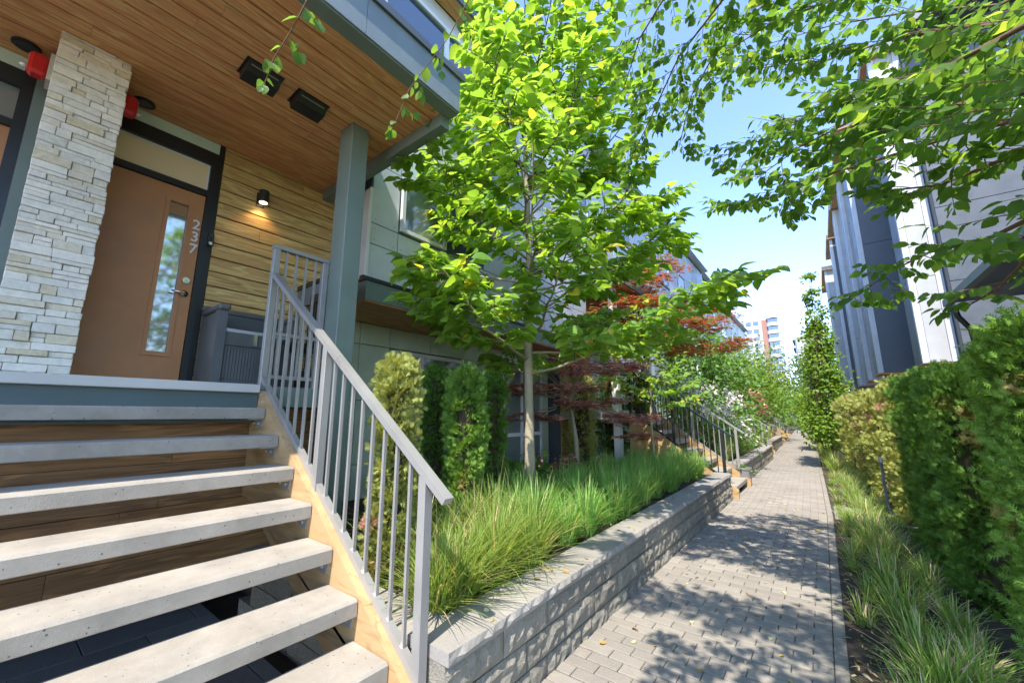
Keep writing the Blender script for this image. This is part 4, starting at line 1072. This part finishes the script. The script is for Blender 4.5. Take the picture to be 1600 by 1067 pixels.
# green trees along the left further on
crown('green_tree', 'dense mid-green tree on the left behind the flowering shrub', 'tree', (-3.6, 17.5, .3),
      [(-3.6, 17.5, 3.0, 1.7, 1.8, 1.5), (-3.0, 18.6, 2.2, 1.4, 1.6, 1.1), (-3.9, 16.6, 4.0, 1.2, 1.3, .9)], 7000, KITE, 'greenleaf', .16, (3.5, .07), 'darkbark', 8)
crown('green_tree', 'farther bright green tree leaning toward the end of the path on the left', 'tree', (-4.0, 26.0, .3),
      [(-3.8, 26, 3.4, 2.0, 2.2, 1.8), (-3.0, 29, 2.6, 1.6, 2.0, 1.4)], 6500, KITE, 'lime', .2, (3.5, .08), 'darkbark', 9)
crown('purple_shrub', 'small dark purple tree between the green trees on the left side', 'tree', (-3.2, 23.0, .3), [(-3.0, 23, 2.1, .9, 1.2, .6)], 1600, KITE, 'purple', .14, (2, .05), 'darkbark', 10)
crown('green_shrub', 'leafy green shrub at the far left of the path beside the last railings', 'shrub', (-3.7, 36, 0), [(-3.6, 35, 1.9, 1.2, 3.0, 1.3), (-3.5, 41, 2.3, 1.3, 3, 1.7)], 4200, KITE, 'greenleaf', .22, (1.5, .06), 'darkbark', 12)
# right-hand hornbeams
def hornbeam(x, y, h, r, label, n, seed):
    ti = [(x, y, 1.25 + (h - 1.6) * k / 5, r * (1.05 - .13 * k), r * (1.05 - .13 * k), (h - 1.2) / 8) for k in range(6)]
    crown('hornbeam', label, 'tree', (x, y, 0), ti, n, LEAF, 'lime', .105, (h - .6, .05), 'darkbark', seed, stems=7)
hornbeam(.12, 15.0, 5.7, .52, 'nearer of the two slim columnar trees on the right edge of the path', 5200, 21)
hornbeam(-.10, 21.5, 5.0, .6, 'farther of the two slim columnar trees on the right edge of the path', 3800, 22)
crown('bamboo_clump', 'bright yellow-green leafy clump closing the far end of the path', 'shrub', (-1.6, 50, 0), [(-2.2, 50, 1.4, 1.0, .8, 1.5), (-.9, 50, 1.2, .9, .8, 1.3), (-1.6, 50.5, 3.0, .9, .8, 1.0)], 3400, KITE, 'lime', .22, (2, .05), 'darkbark', 13)
FT = [((-9, 62, 0), [(-9, 62, 6.5, 4.2, 4, 3.6), (-7.5, 63, 4, 3.6, 3.5, 3)], 'wide grey-green tree rising below the tall tower', 'greyleaf'),
      ((-13, 74, 0), [(-13, 74, 12, 3.2, 3.2, 6)], 'tall thin grey-green tree standing in front of the tower facade', 'greyleaf'),
      ((-2.5, 68, 0), [(-2.8, 68, 6.5, 3.2, 3, 3.8), (-.5, 69, 4.5, 3, 3, 3.5)], 'grey-green tree below the pale distant block', 'greyleaf'),
      ((2.5, 58, 0), [(2.5, 58, 6, 3, 3, 4)], 'far tree on the right behind the columnar trees', 'greenleaf')]
for i, (bs, ti, lb_, mt) in enumerate(FT):
    crown('distant_tree', lb_, 'tree', bs, ti, 5200, KITE, mt, .38, (bs[2] + 5, .2), 'darkbark', 40 + i)

crown('roadside_tree', 'round-crowned tree standing behind the right hedge, seen in the window reflections', 'tree', (4.4, 2.2, 0),
      [(4.4, 2.2, 4.6, 1.7, 1.8, 1.9), (4.0, 3.2, 3.2, 1.2, 1.2, .9), (4.6, .4, 4.0, 1.5, 1.5, 1.5)], 5200, KITE, 'greenleaf', .16, (4.5, .09), 'darkbark', 71)
# --- arborvitae columns
def spray_cloud(r, h, n, seed, size, taper=.75):
    # clumps of fans stand proud of the body with dark pits between them
    g_ = np.random.default_rng(seed); per = 16; K = max(30, n // per)
    z = np.concatenate([g_.uniform(.02, .97, int(K * .9)), g_.uniform(.90, 1.02, K - int(K * .9))]) * h
    an = g_.uniform(0, 2 * np.pi, K)
    q = z / h
    prof = np.where(q > .86, np.sqrt(np.clip(1 - ((q - .86) / .165) ** 2, .03, 1)), .93 + .05 * np.sin(q * 9 + seed))
    prof *= 1 + .09 * np.sin(3 * an + z * 5 + seed) + .06 * np.sin(7 * an - z * 9)
    rad = r * prof * (1.10 - .34 * g_.random(K) ** 1.3)
    C = np.stack([np.cos(an) * rad, np.sin(an) * rad, z], 1)
    o = np.stack([np.cos(an), np.sin(an), np.zeros(K)], 1)
    up = np.where(q > .88, 1.5, .35)
    dc = o * g_.uniform(.6, 1.0, (K, 1)) + g_.normal(size=(K, 3)) * .22; dc[:, 2] += up * g_.uniform(.4, 1.3, K)
    dc /= np.linalg.norm(dc, axis=1, keepdims=True)
    tang = np.stack([-np.sin(an), np.cos(an), np.zeros(K)], 1)
    nc = tang * g_.choice([-1, 1], (K, 1)) + g_.normal(size=(K, 3)) * .35
    ci = np.repeat(np.arange(K), per); m_ = len(ci)
    back = g_.uniform(-.08, .02, (m_, 1)) * (r / .25)
    P_ = C[ci] + dc[ci] * back + g_.normal(size=(m_, 3)) * size * .42
    d = dc[ci] + g_.normal(size=(m_, 3)) * .38
    nn = nc[ci] + g_.normal(size=(m_, 3)) * .5 + o[ci] * .35
    return P_, d, nn, size * g_.uniform(.55, 1.2, m_)
TH = {}
def thuja(x, y, z0, r, h, mat, label, n=5200, size=.062, seed=1, cat='hedge tree'):
    if size > .05 and x > 0: n = int(n * 1.1)
    elif y < 5: n = int(n * 1.35)
    t = thing('arborvitae', label, cat, (x, y, z0))
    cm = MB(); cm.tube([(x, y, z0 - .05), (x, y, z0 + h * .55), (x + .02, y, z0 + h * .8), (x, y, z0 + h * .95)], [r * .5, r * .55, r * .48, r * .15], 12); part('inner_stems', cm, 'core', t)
    key = (mat, seed, n, size, r, h)
    Pp, d, nn, S_ = spray_cloud(r, h, n, seed, size)
    part('foliage', scatter('foliage', SPRAY, Pp, d, nn, S_, mat), mat, t, (x, y, z0), kind='stuff')
# left bed
thuja(-2.43, 1.80, .38, .135, 1.50, 'thujayel', 'yellowish clipped conifer column, leftmost of four behind the railing', 6500, .046, 31)
thuja(-3.52, 3.15, .38, .17, 1.62, 'thujadark', 'dark blue-green conifer column between the yellowish one and the bright one', 4200, .06, 32)
thuja(-2.88, 2.98, .38, .175, 1.56, 'thuja', 'bright green conifer column with a bleached foot, third behind the railing', 4800, .055, 33)
thuja(-3.22, 3.84, .38, .135, 1.58, 'thujadark', 'brown-mottled conifer column, rightmost of four behind the railing', 3400, .055, 34)
thuja(-4.15, 7.9, .38, .28, 1.9, 'thujayel', 'pale sunlit conifer column beside the maple trunk', 3600, .07, 35)
thuja(-3.9, 8.9, .38, .30, 2.05, 'thujadark', 'dark conifer column against the second stair, the left one', 3600, .07, 36)
thuja(-3.3, 9.6 - .55, .38, .27, 1.95, 'thujadark', 'dark conifer column against the second stair, the right one', 3600, .07, 37)
# right hedge
RH = [(1.05, 3.74, .26, 2.03, 'thuja', 'nearest and largest conifer column, at the right edge of the picture', 17000, .058),
      (.93, 5.0, .215, 1.88, 'thujadark', 'second conifer column from the right edge', 10000, .06),
      (.90, 5.75, .205, 1.90, 'thujadark', 'third conifer column from the right edge', 8000, .06),
      (.88, 6.5, .20, 1.94, 'thujadark', 'fourth conifer column, last dark one before the gap', 7000, .06),
      (.90, 7.9, .22, 1.98, 'thujayel', 'first yellow-green conifer column after the gap in the hedge', 6000, .065),
      (.85, 9.5, .25, 1.86, 'thujayel', 'rounded yellow-green conifer in the middle of the right hedge', 5200, .07),
      (.88, 10.4, .25, 1.9, 'thujayel', 'yellow-green conifer next beyond the rounded one on the right', 4200, .075),
      (.80, 11.3, .28, 1.9, 'thujayel', 'yellow-green conifer standing third from the far end of the right hedge', 3600, .08),
      (.75, 12.4, .36, 1.95, 'thujayel', 'yellow-green conifer, second from the far end of the right hedge', 3200, .085),
      (.70, 13.7, .36, 1.95, 'thujayel', 'yellow-green conifer, last of the right hedge before the slim trees', 2800, .09)]
for i, (x, y, r_, h_, mt, lb_, n_, s_) in enumerate(RH):
    thuja(x, y, 0, r_, h_, mt, lb_, n_, s_, 50 + i)
crown('green_shrub', 'low bright shrub row beyond the slim trees on the right', 'shrub', (.2, 26, 0), [(.3, 24, .9, .5, 3, .9), (.1, 31, .9, .5, 4, .9), (-.1, 40, 1.0, .6, 5, 1.0)], 3000, KITE, 'lime', .17, None, 'darkbark', 61)

# --- grasses
def grass(name, label, clumps, mat, seed, blades, hgt, wid=.0065, spread=.5, seg=5):
    """clumps: (x, y, z, scale)"""
    g_ = np.random.default_rng(seed); VV = []; FF = []; o = 0
    for (x, y, z, sc) in clumps:
        n = int(blades * (.8 + .4 * g_.random()))
        an = g_.uniform(0, 2 * np.pi, n); h = hgt * sc * g_.uniform(.45, 1.15, n); lean = g_.uniform(.05, 1.0, n) ** 1.2 * spread * sc * 1.0
        r0 = g_.uniform(0, .09 * sc, n); a0 = an + g_.normal(size=n) * .5
        bx = x + np.cos(a0) * r0; by = y + np.sin(a0) * r0
        dx = np.cos(an); dy = np.sin(an); wv = np.stack([-dy, dx], 1)
        droop = g_.uniform(.0, .55, n) * (lean / (spread * sc + 1e-6))
        kink = g_.normal(size=(n, 2)) * .03
        rows = []
        for k in range(seg + 1):
            t = k / seg; r_ = lean * t ** 1.8
            zz = z + h * (t - droop * t ** 3)
            w_ = wid * (1 - t ** 1.5) * (1 if k else .7) + .0005
            cx = bx + dx * r_ + kink[:, 0] * t; cy = by + dy * r_ + kink[:, 1] * t
            rows.append(np.stack([cx - wv[:, 0] * w_, cy - wv[:, 1] * w_, zz], 1)); rows.append(np.stack([cx + wv[:, 0] * w_, cy + wv[:, 1] * w_, zz], 1))
        V = np.stack(rows, 1); nv = 2 * (seg + 1)
        base = np.arange(n)[:, None, None] * nv + o
        f = np.array([(2 * k, 2 * k + 1, 2 * k + 3, 2 * k + 2) for k in range(seg)])[None]
        VV.append(V.reshape(-1, 3)); FF.append((base + f).reshape(-1, 4)); o += n * nv
    ob = part(name, np_mesh(name, np.concatenate(VV), np.concatenate(FF), mat), mat, None, (0, 0, 0), kind='stuff')
    ob['label'] = label; ob['category'] = 'grass'; return ob
rg = random.Random(77)
cl = [(-1.87 + rg.uniform(-.12, .1), 1.72 + .17 * i + rg.uniform(-.05, .05), .39, rg.uniform(.85, 1.1)) for i in range(6)] + [(-2.35 + rg.uniform(-.15, .15), 1.85 + .2 * i, .39, rg.uniform(.85, 1.15)) for i in range(6)]
cl += [(-1.86, 2.2, .39, 1.0), (-1.85, 1.66, .39, .8)]
grass('ornamental_grass', 'yellow-green arching grass nearest the foot of the railing', cl, 'grassy', 5, 290, .50, .0055, .48)
cl = [(-1.95 - .42 * k + rg.uniform(-.12, .12), 2.95 + .27 * i + rg.uniform(-.08, .08), .39, rg.uniform(.8, 1.12)) for i in range(20) for k in range(3)]
grass('ornamental_grass', 'dense deep green grass filling the middle of the raised bed', cl, 'grassg', 6, 210, .50, .0062, .42)
cl = [(-2.05 + rg.uniform(-.25, .25), 10.7 + .4 * i, .39, rg.uniform(.8, 1.1)) for i in range(14)] + [(-2.3 + rg.uniform(-.3, .3), 19.8 + .5 * i, .37, 1) for i in range(9)]
grass('ornamental_grass', 'grass spilling over the bed beyond the second stair', cl, 'verge', 7, 170, .62, .008, .4)
cl = []
y = 1.5
while y < 13:
    dd = .15 if y < 7 else .24
    bare = .5 + .5 * math.sin(y * 2.1 + .6) * math.sin(y * .9 + 2)
    if rg.random() > .45 + .35 * (y < 4.5): cl += [(.05 + rg.uniform(0, .12) + drift(y), y + rg.uniform(-.08, .08), .01, rg.uniform(.35, .8))]
    if rg.random() > .25 * bare: cl += [(.28 + rg.uniform(-.08, .10), y + rg.uniform(-.08, .08), .01, rg.uniform(.6, 1.15))]
    if rg.random() > .3: cl += [(.52 + rg.uniform(-.1, .1), y + rg.uniform(-.1, .1), .01, rg.uniform(.5, 1.0))]
    y += dd
grass('verge_grass', 'strip of bright loose grass between the paving and the right hedge', cl, 'verge', 8, 75, .32, .0052, .34)
cl = []
y = 13
while y < 48: cl += [(.10 + rg.uniform(0, .2) + drift(y), y, .01, rg.uniform(.9, 1.5))]; y += .4
grass('verge_grass', 'far part of the right-hand grass strip by the slim trees', cl, 'verge', 9, 90, .42, .012, .3, 3)
cl = [(-1.2 + rg.uniform(-.4, .4), 1.36 + rg.uniform(0, .02), 0, .1) for i in range(2)]
# mulch chips on the verge
gm = np.random.default_rng(8); n = 2600
mx_ = gm.uniform(-.02, .75, n); my = 1.3 + gm.random(n) ** 1.5 * 8; Pm = np.stack([mx_ + np.where(my > 8, -.02 * (my - 8), 0), my, np.full(n, .022)], 1)
Dm = gm.normal(size=(n, 3)); Dm[:, 2] *= .2; Nm = gm.normal(size=(n, 3)) * .4; Nm[:, 2] = 1
o = part('mulch', scatter('mulch', STRIP, Pm, Dm, Nm, gm.uniform(.02, .06, n), 'mulch'), 'mulch', None, (0, 0, 0), kind='stuff'); o['label'] = 'brown bark mulch and dead blades under the verge grass'; o['category'] = 'mulch'
# long seed stalks leaning out of the nearest grass
cl = [(-2.0 + rg.uniform(-.2, .15), 1.75 + .2 * i, .39, 1) for i in range(7)]
grass('grass_stalks', 'few long dry stalks arching over the cap stones from the nearest grass', cl, 'mulch', 15, 9, .72, .003, .75)
# fallen leaves
g_ = np.random.default_rng(3); n = 115
fx = np.concatenate([g_.uniform(-1.42, -.1, n), g_.uniform(-1.68, -1.46, 26)]); fy = np.concatenate([g_.uniform(1.9, 9, n) ** 1.0, g_.uniform(1.7, 6, 26)])
fz = np.concatenate([np.full(n, .006), np.full(26, .462)])
Pf = np.stack([fx, fy, fz], 1); Df = g_.normal(size=(len(fx), 3)); Df[:, 2] = .02; Nf = g_.normal(size=(len(fx), 3)) * .25; Nf[:, 2] = 1
o = part('fallen_leaves', scatter('fallen_leaves', LEAFB, Pf, Df, Nf, g_.uniform(.02, .055, len(fx)), 'fallen'), 'fallen', None, (0, 0, 0), kind='stuff')
o['label'] = 'yellow and brown fallen leaves scattered over the paving'; o['category'] = 'leaves'

# ------------------------------------------------------------------ second and further stairs, left side
def stair_unit(y0, y1, dx, label, rl1, rl2, m1='black', m2='rail', n=7, detail=True):
    z0 = .377 + .196 * (n - 2)
    xs = -1.72 - .275 * (n - 2)
    t = stair(y0, y1, xs, n, z0, label, False, dx)
    for Y, lb_, mt in ((y0 - .06, rl1, m1), (y1 + .06, rl2, m2)):
        lx = -1.585 + dx; ux = xs - .25 + dx
        L = ux - lx
        guard(lb_, Y, (ux, .24 + L * SLP), (lx + L / 2, .24 + L / 2 * SLP), (lx, .24), SLP, .98, .075, mt, None, (7, 7), plate=False)
stair_unit(8.66, 10.1, .02, 'second stair of pale treads rising left from the path', 'dark metal railing on the near side of the second stair', 'light grey railing on the far side of the second stair')
stair_unit(17.2, 18.6, -.2, 'third stair partly hidden behind the flowering shrub', 'near railing of the third stair', 'far railing of the third stair', 'rail', 'rail')
stair_unit(25.6, 27.0, -.38, 'fourth stair far along the path', 'near railing of the fourth stair', 'far railing of the fourth stair', 'rail', 'rail')
stair_unit(34.0, 35.4, -.55, 'fifth stair near the far end of the path', 'near railing of the fifth stair', 'far railing of the fifth stair', 'rail', 'rail')
# planter pot beside second stair
t = thing('planter_pot', 'round grey concrete planter at the foot of the second stair', 'planter', (-1.55, 10.33, 0))
n = 20; vs = []; prof = [(.10, 0), (.14, .08), (.15, .32), (.165, .34), (.165, .38), (.135, .38), (.13, .30), (.001, .30)]
m = MB()
vs = [(-1.50 + r_ * math.cos(2 * math.pi * k / n), 10.24 + r_ * math.sin(2 * math.pi * k / n), z_) for r_, z_ in prof for k in range(n)]
m.add(vs, [(j * n + k, j * n + (k + 1) % n, (j + 1) * n + (k + 1) % n, (j + 1) * n + k) for j in range(len(prof) - 1) for k in range(n)])
part('pot', m, 'terra', t, smooth=False)
ps_ = NP.normal(size=(120, 3)) * np.array([.06, .06, .03]) + np.array([-1.50, 10.24, .34]); 
part('plant', scatter('plant', LEAF, ps_, NP.normal(size=(120, 3)) + np.array([0, 0, .6]), NP.normal(size=(120, 3)) + np.array([0, 0, 1]), np.full(120, .06), 'greenleaf'), 'greenleaf', t, (0, 0, 0))

def far_house(y0, y1, dx, label, hz=10.0, porch=True, tone='grey'):
    X = -4.9 + dx
    t = thing('townhouse', label, 'house', (X, y0, 0))
    m = MB(); m.box(X - 5, X, y0, y1, -.04, 2.75); m.box(X - 5, X + .1, y0, y1, 2.75, hz); part('wall', m, 'slate', t)
    L = y1 - y0; k = int(L / 1.4)
    for i in range(k):
        a = y0 + L * i / k; c = y0 + L * (i + 1) / k
        for z0, z1 in ((2.8, 3.7), (3.7, 4.7), (5.9, 7.0), (8.4, hz - .1)):
            m = MB(); m.box(X + .1, X + .116, a + .01, c - .01, z0 + .008, z1 - .008); part('panel', m, tone if (i + int(z0)) % 3 else 'lilac', t)
        if i % 2 == 0:
            window(a + .15, c - .1, 4.75, 5.85, X + .1, t, (), (), 'glassl'); window(a + .1, c - .1, 7.1, 8.35, X + .1, t, (), (), 'glassb')
        else:
            for z0, z1 in ((4.7, 5.9), (7.0, 8.4)):
                m = MB(); m.box(X + .1, X + .114, a + .01, c - .01, z0 + .008, z1 - .008); part('panel', m, tone, t)
        m = MB(); m.box(X, X + .02, a + .01, c - .01, .3, 2.7); part('panel', m, 'siding' if i % 3 == 0 else 'olive', t)
    window(y0 + .6, y0 + 2.0, .4, 2.2, X + .03, t, (y0 + 1.3,), (1.1,), 'glassl')
    m = MB(); m.box(X - 5, X + .45, y0, y1, hz, hz + .06); ev_ = part('roof', m, 'slate', t)
    m = MB(); m.box(X + .12, X + .44, y0 + .02, y1 - .02, hz - .015, hz - .001); part('soffit_board', m, 'grey', ev_)
    if porch:
        pc = (y0 + y1) / 2
        # porch roof, posts and landing around the stair top
        yy0, yy1 = porch
        m = MB(); m.box(X + .12, X + 1.7, yy0 - .4, yy1 + .6, 4.4, 4.75); part('porch_roof', m, 'trim', t)
        m = MB(); m.box(X + .12, X + 1.65, yy0 - .35, yy1 + .55, 4.385, 4.398); part('soffit_board', m, 'soffit', t)
        for q in (yy0 - .3, yy1 + .45):
            m = MB(); m.box(X + 1.25, X + 1.4, q, q + .15, 0, 4.38); part('porch_post', m, 'white', t)
        m = MB(); m.box(X, X + 1.55, yy0 - .4, yy1 + .4, 1.40, 1.60); part('landing', m, 'coping', t)
        m = MB(); m.box(X + .1, X + .13, yy0, yy0 + .95, 1.6, 3.7); part('door', m, 'door' if y0 < 12 else 'midslate', t)
    return t
far_house(8.25, 16.6, 0, 'second townhouse with white porch posts behind the maples', 9.6, (8.7, 10.1))
far_house(16.7, 25.4, -.1, 'third townhouse in the left row, mostly behind trees', 10.0, (17.2, 18.6))
far_house(25.5, 34.4, -.3, 'fourth townhouse in the left row with pale roof edge', 10.0, (25.6, 27.0))
far_house(34.5, 46, -.6, 'last townhouse of the left row before the towers', 9.8, (34.0, 35.4))

# ------------------------------------------------------------------ right-hand building
RB = []
def right_unit(y0, xo, depth_w, zb, zt, label, xi, gap, main='slate', lit='lilac', low_band=True):
    """bay box whose near face (towards -Y) spans xo..xi, outer face along the path at x = xo"""
    t = thing('townhouse', label, 'house', (xo, y0, 0), 'grey panelled townhouses on the right')
    m = MB(); m.box(xo + .03, 9, y0 + .03, y0 + depth_w, zb, zt); part('wall', m, 'slate', t)
    zs = [zb, zb + .25 * (zt - zb), zb + .5 * (zt - zb), zb + .75 * (zt - zb), zt]
    xm = xo + .12
    # near face: light corner trim, dark or light panel field
    for z0, z1 in zip(zs[:-1], zs[1:]):
        m = MB(); m.box(xm + .008, xi - .008, y0 + .008, y0 + .03, z0 + .008, z1 - .008); part('panel', m, main, t)
        m = MB(); m.box(xo + .012, xo + .03, y0 + .14, y0 + depth_w - .14, z0 + .008, z1 - .008); part('panel', m, 'midslate', t)
    m = MB(); m.box(xo, xm, y0, y0 + .03, zb, zt); m.box(xo, xo + .03, y0 + .03, y0 + .13, zb, zt); part('corner_trim', m, 'grey', t)
    m = MB(); m.box(xi, xi + .12, y0 - .004, y0 + .03, zb, zt); part('corner_trim', m, 'grey', t)
    m = MB(); m.box(xo, 6, y0 + .02, y0 + depth_w, zb - .03, zb - .002); part('soffit_board', m, 'soffit', t)
    # recessed strip to the next bay
    m = MB(); m.box(xo + .55, 9, y0 + depth_w, y0 + gap, zb + .25, zt - .6); part('recess_wall', m, main, t)
    m = MB(); m.box(xo + .50, xo + .55, y0 + depth_w + .02, y0 + gap - .02, zb + .02, zb + .40); part('sill_panel', m, 'grey', t)
    m = MB(); m.box(2.6, 9, y0, y0 + gap, -.04, zb - .04); part('ground_floor', m, 'olive', t)
    window(y0 + depth_w + .1, y0 + gap - .1, zb + .6, zb + 2.6, xo + .49, t, (), (), 'glassb')
    m = MB(); m.box(xo - .12, 9, y0 - .2, y0 + gap, zt, zt + .22); part('roof', m, 'slate', t)
    m = MB(); m.box(xo - .12, 3.2, y0 - .2, y0 + gap, zt - .02, zt - .003); part('soffit_board', m, 'soffit', t)
    return t
right_unit(13.3, 2.02, 1.2, 2.7, 11.0, 'nearest pale-panelled bay of the right building behind the overhanging leaves', 2.5, 3.0, 'lilac')
right_unit(16.4, 1.50, 1.3, 2.75, 11.0, 'second projecting slate bay along the right building', 2.9, 3.2, 'slate')
right_unit(19.7, 1.50, 1.3, 2.75, 11.0, 'third bay with a bright panel along the right building', 2.6, 3.2, 'lilac')
right_unit(23.0, 1.42, 1.3, 2.75, 11.0, 'fourth projecting bay of the right building', 2.6, 3.6, 'lilac')
right_unit(27.0, 1.35, 1.3, 2.75, 11.0, 'fifth projecting bay of the right building', 2.6, 3.6, 'slate')
right_unit(31.5, 1.1, 1.6, 3.2, 10.6, 'last pale bay at the far end of the right building', 2.6, 6, 'lilac')
t = thing('townhouse', 'recessed dark slate wall with pale strip right of the bright bay', 'house', (3.5, 12.7, 0))
m = MB(); m.box(2.64, 9, 13.0, 13.28, 0, 10.8); part('wall', m, 'slate', t)
for x0, x1, mt in ((2.64, 4.2, 'slate'), (4.2, 4.3, 'grey'), (4.3, 4.9, 'midslate'), (4.9, 6.4, 'slate'), (6.4, 9, 'slate')):
    for z0 in (2.7, 4.5, 6.3, 8.1):
        m = MB(); m.box(x0 + .006, x1 - .006, 12.97, 13.0, z0 + .006, z0 + 1.79); part('panel', m, mt, t)
m = MB(); m.box(2.64, 9, 12.2, 13.28, 10.8, 10.95); part('roof', m, 'slate', t)
# gutter canopy
t = thing('porch_canopy', 'slanted green-grey metal canopy edge with black bracket above the nearest hedge', 'canopy', (1.75, 8.4, 3.1))
m = MB(); m.box(1.60, 1.68, 5.0, 8.45, 3.07, 3.17); part('gutter', m, 'trim', t)
m = MB(); m.box(1.68, 3.6, 5.0, 8.45, 3.12, 3.17); part('canopy_roof', m, 'slate', t)
m = MB(); m.tube([(1.70, 8.40, 3.07), (1.72, 8.40, 2.9), (1.82, 8.4, 2.7), (1.84, 8.4, 2.3), (1.84, 8.4, 0)], .035, 8); part('downpipe', m, 'black', t)
m = MB(); m.box(3.4, 3.6, 5, 8.45, 0, 3.12); part('wall', m, 'slate', t)
t = thing('townhouse', 'near right house wall with wood eave glimpsed between the overhead leaves', 'house', (2.6, 4.4, 0))
m = MB(); m.box(2.9, 8, 3.6, 7.0, 3.2, 9.0); part('wall', m, 'slate', t)
for y0 in (3.7, 5.2):
    for z0 in (3.3, 5.3, 7.3):
        m = MB(); m.box(2.88, 2.9, y0, y0 + 1.46, z0, z0 + 1.96); part('panel', m, 'grey' if z0 > 5 else 'slate', t)
        m = MB(); m.box(2.9 + (y0 - 3.7) * .8 + .02, 2.9 + (y0 - 3.7) * .8 + 1.18, 3.58, 3.6, z0, z0 + 1.96); part('panel', m, 'midslate', t)
m = MB(); m.box(2.1, 8, 3.3, 7.2, 9.3, 9.4); part('roof', m, 'slate', t)
for k in range(5):
    m = MB(); m.box(2.1 + k * .16, 2.25 + k * .16, 3.3, 7.2, 9.28, 9.298); part('plank', m, 'soffit', t)
# small bollard light in the right verge
t = thing('bollard_light', 'small grey bollard light between the conifers on the right', 'bollard', (.62, 8.3, 0))
m = MB(); m.tube([(.62, 8.3, 0), (.62, 8.3, .8)], .02, 12); part('post', m, 'midslate', t)
m = MB(); m.tube([(.62, 8.3, .8), (.62, 8.3, .84), (.62, 8.3, .88)], [.035, .035, .02], 12); part('cap', m, 'galv', t)
m = MB(); m.box(-.02, 1.6, 7.75, 8.75, -.02, .025); part('side_path', m, 'cap', None, (0, 0, 0))['kind'] = 'structure'

# ------------------------------------------------------------------ distant towers and house
t = thing('apartment_tower', 'tall distant tower with rounded white balconies and a brick-red strip', 'tower', (-12, 150, 0))
m = MB(); m.box(-24, -9.6, 151, 170, 0, 32.3); m.box(-22, -14, 153, 166, 32.3, 33.4); part('wall', m, 'tower', t)
m = MB(); m.box(-12.6, -10.3, 150.85, 151, 0, 32.0); part('brick_strip', m, 'brick', t)
for fl_ in range(13):
    z = 32.4 - fl_ * 2.55
    for k in range(5):
        m = MB(); m.box(-23.4 + k * 2.1, -21.9 + k * 2.1, 150.92, 151, z - 1.9, z - .6); part('window', m, 'glass', t)
    n = 10; cx, cy = -9.6, 151.2; rx, ry = 2.0, 2.3
    rng2 = [(cx - rx * math.cos(math.pi * k / n) if False else cx + rx * math.sin(math.pi * k / n - math.pi / 2) * 1.0 + .3, cy - ry * math.cos(math.pi * k / n - math.pi / 2)) for k in range(n + 1)]
    m = MB(); m.add([(a, b_, z - .25) for a, b_ in rng2] + [(a, b_, z) for a, b_ in rng2], [tuple(range(n + 1)), tuple(range(2 * n + 1, n, -1))] + [(k, k + 1, k + n + 2, k + n + 1) for k in range(n)])
    part('balcony', m, 'white', t)
    m = MB(); m.box(cx - 1.2, cx + 1.5, cy - 1.2, cy + 2, z - 2.5, z - .3); part('balcony_glass', m, 'glassb', t)
    m = MB()
    m.add([(a, b_, z + .02) for a, b_ in rng2] + [(a, b_, z + .85) for a, b_ in rng2], [(k, k + 1, k + n + 2, k + n + 1) for k in range(n)]); part('balustrade', m, 'tower', t)
t = thing('apartment_tower', 'second farther tower with a blank pale side wall', 'tower', (-3, 150, 0))
m = MB(); m.box(-3.9, 3.5, 150, 165, 0, 25.3); part('wall', m, 'lilac', t)
for k in range(10):
    m = MB(); m.box(-5.0, -3.9, 150.6, 164, 24.6 - k * 2.5 - .3, 24.6 - k * 2.5); part('balcony', m, 'slate', t)
m = MB(); m.box(-4.3, -3.9, 150.3, 164.5, 0, 24.8); part('window_strip', m, 'glass', t)
t = thing('gabled_house', 'small distant house with dark gable and white trim at the path end', 'house', (-5.6, 78, 0))
m = MB(); m.box(-8.5, -2.5, 78, 88, 0, 3.2); m.poly([(-8.8, 3.2), (-5.6, 5.5), (-2.2, 3.2)], 78, 88); part('wall', m, 'slate', t)
m = MB(); m.beam((-8.9, 77.9, 3.2), (-5.6, 77.9, 5.6), .2, .28); m.beam((-5.6, 77.9, 5.6), (-2.1, 77.9, 3.2), .2, .28); part('gable_trim', m, 'white', t)
m = MB(); m.add([(-9, 77.8, 3.3), (-5.6, 77.8, 5.8), (-5.6, 89, 5.8), (-9, 89, 3.3), (-2, 77.8, 3.3), (-2, 89, 3.3)], [(0, 1, 2, 3), (1, 4, 5, 2)]); part('roof', m, 'roof', t)
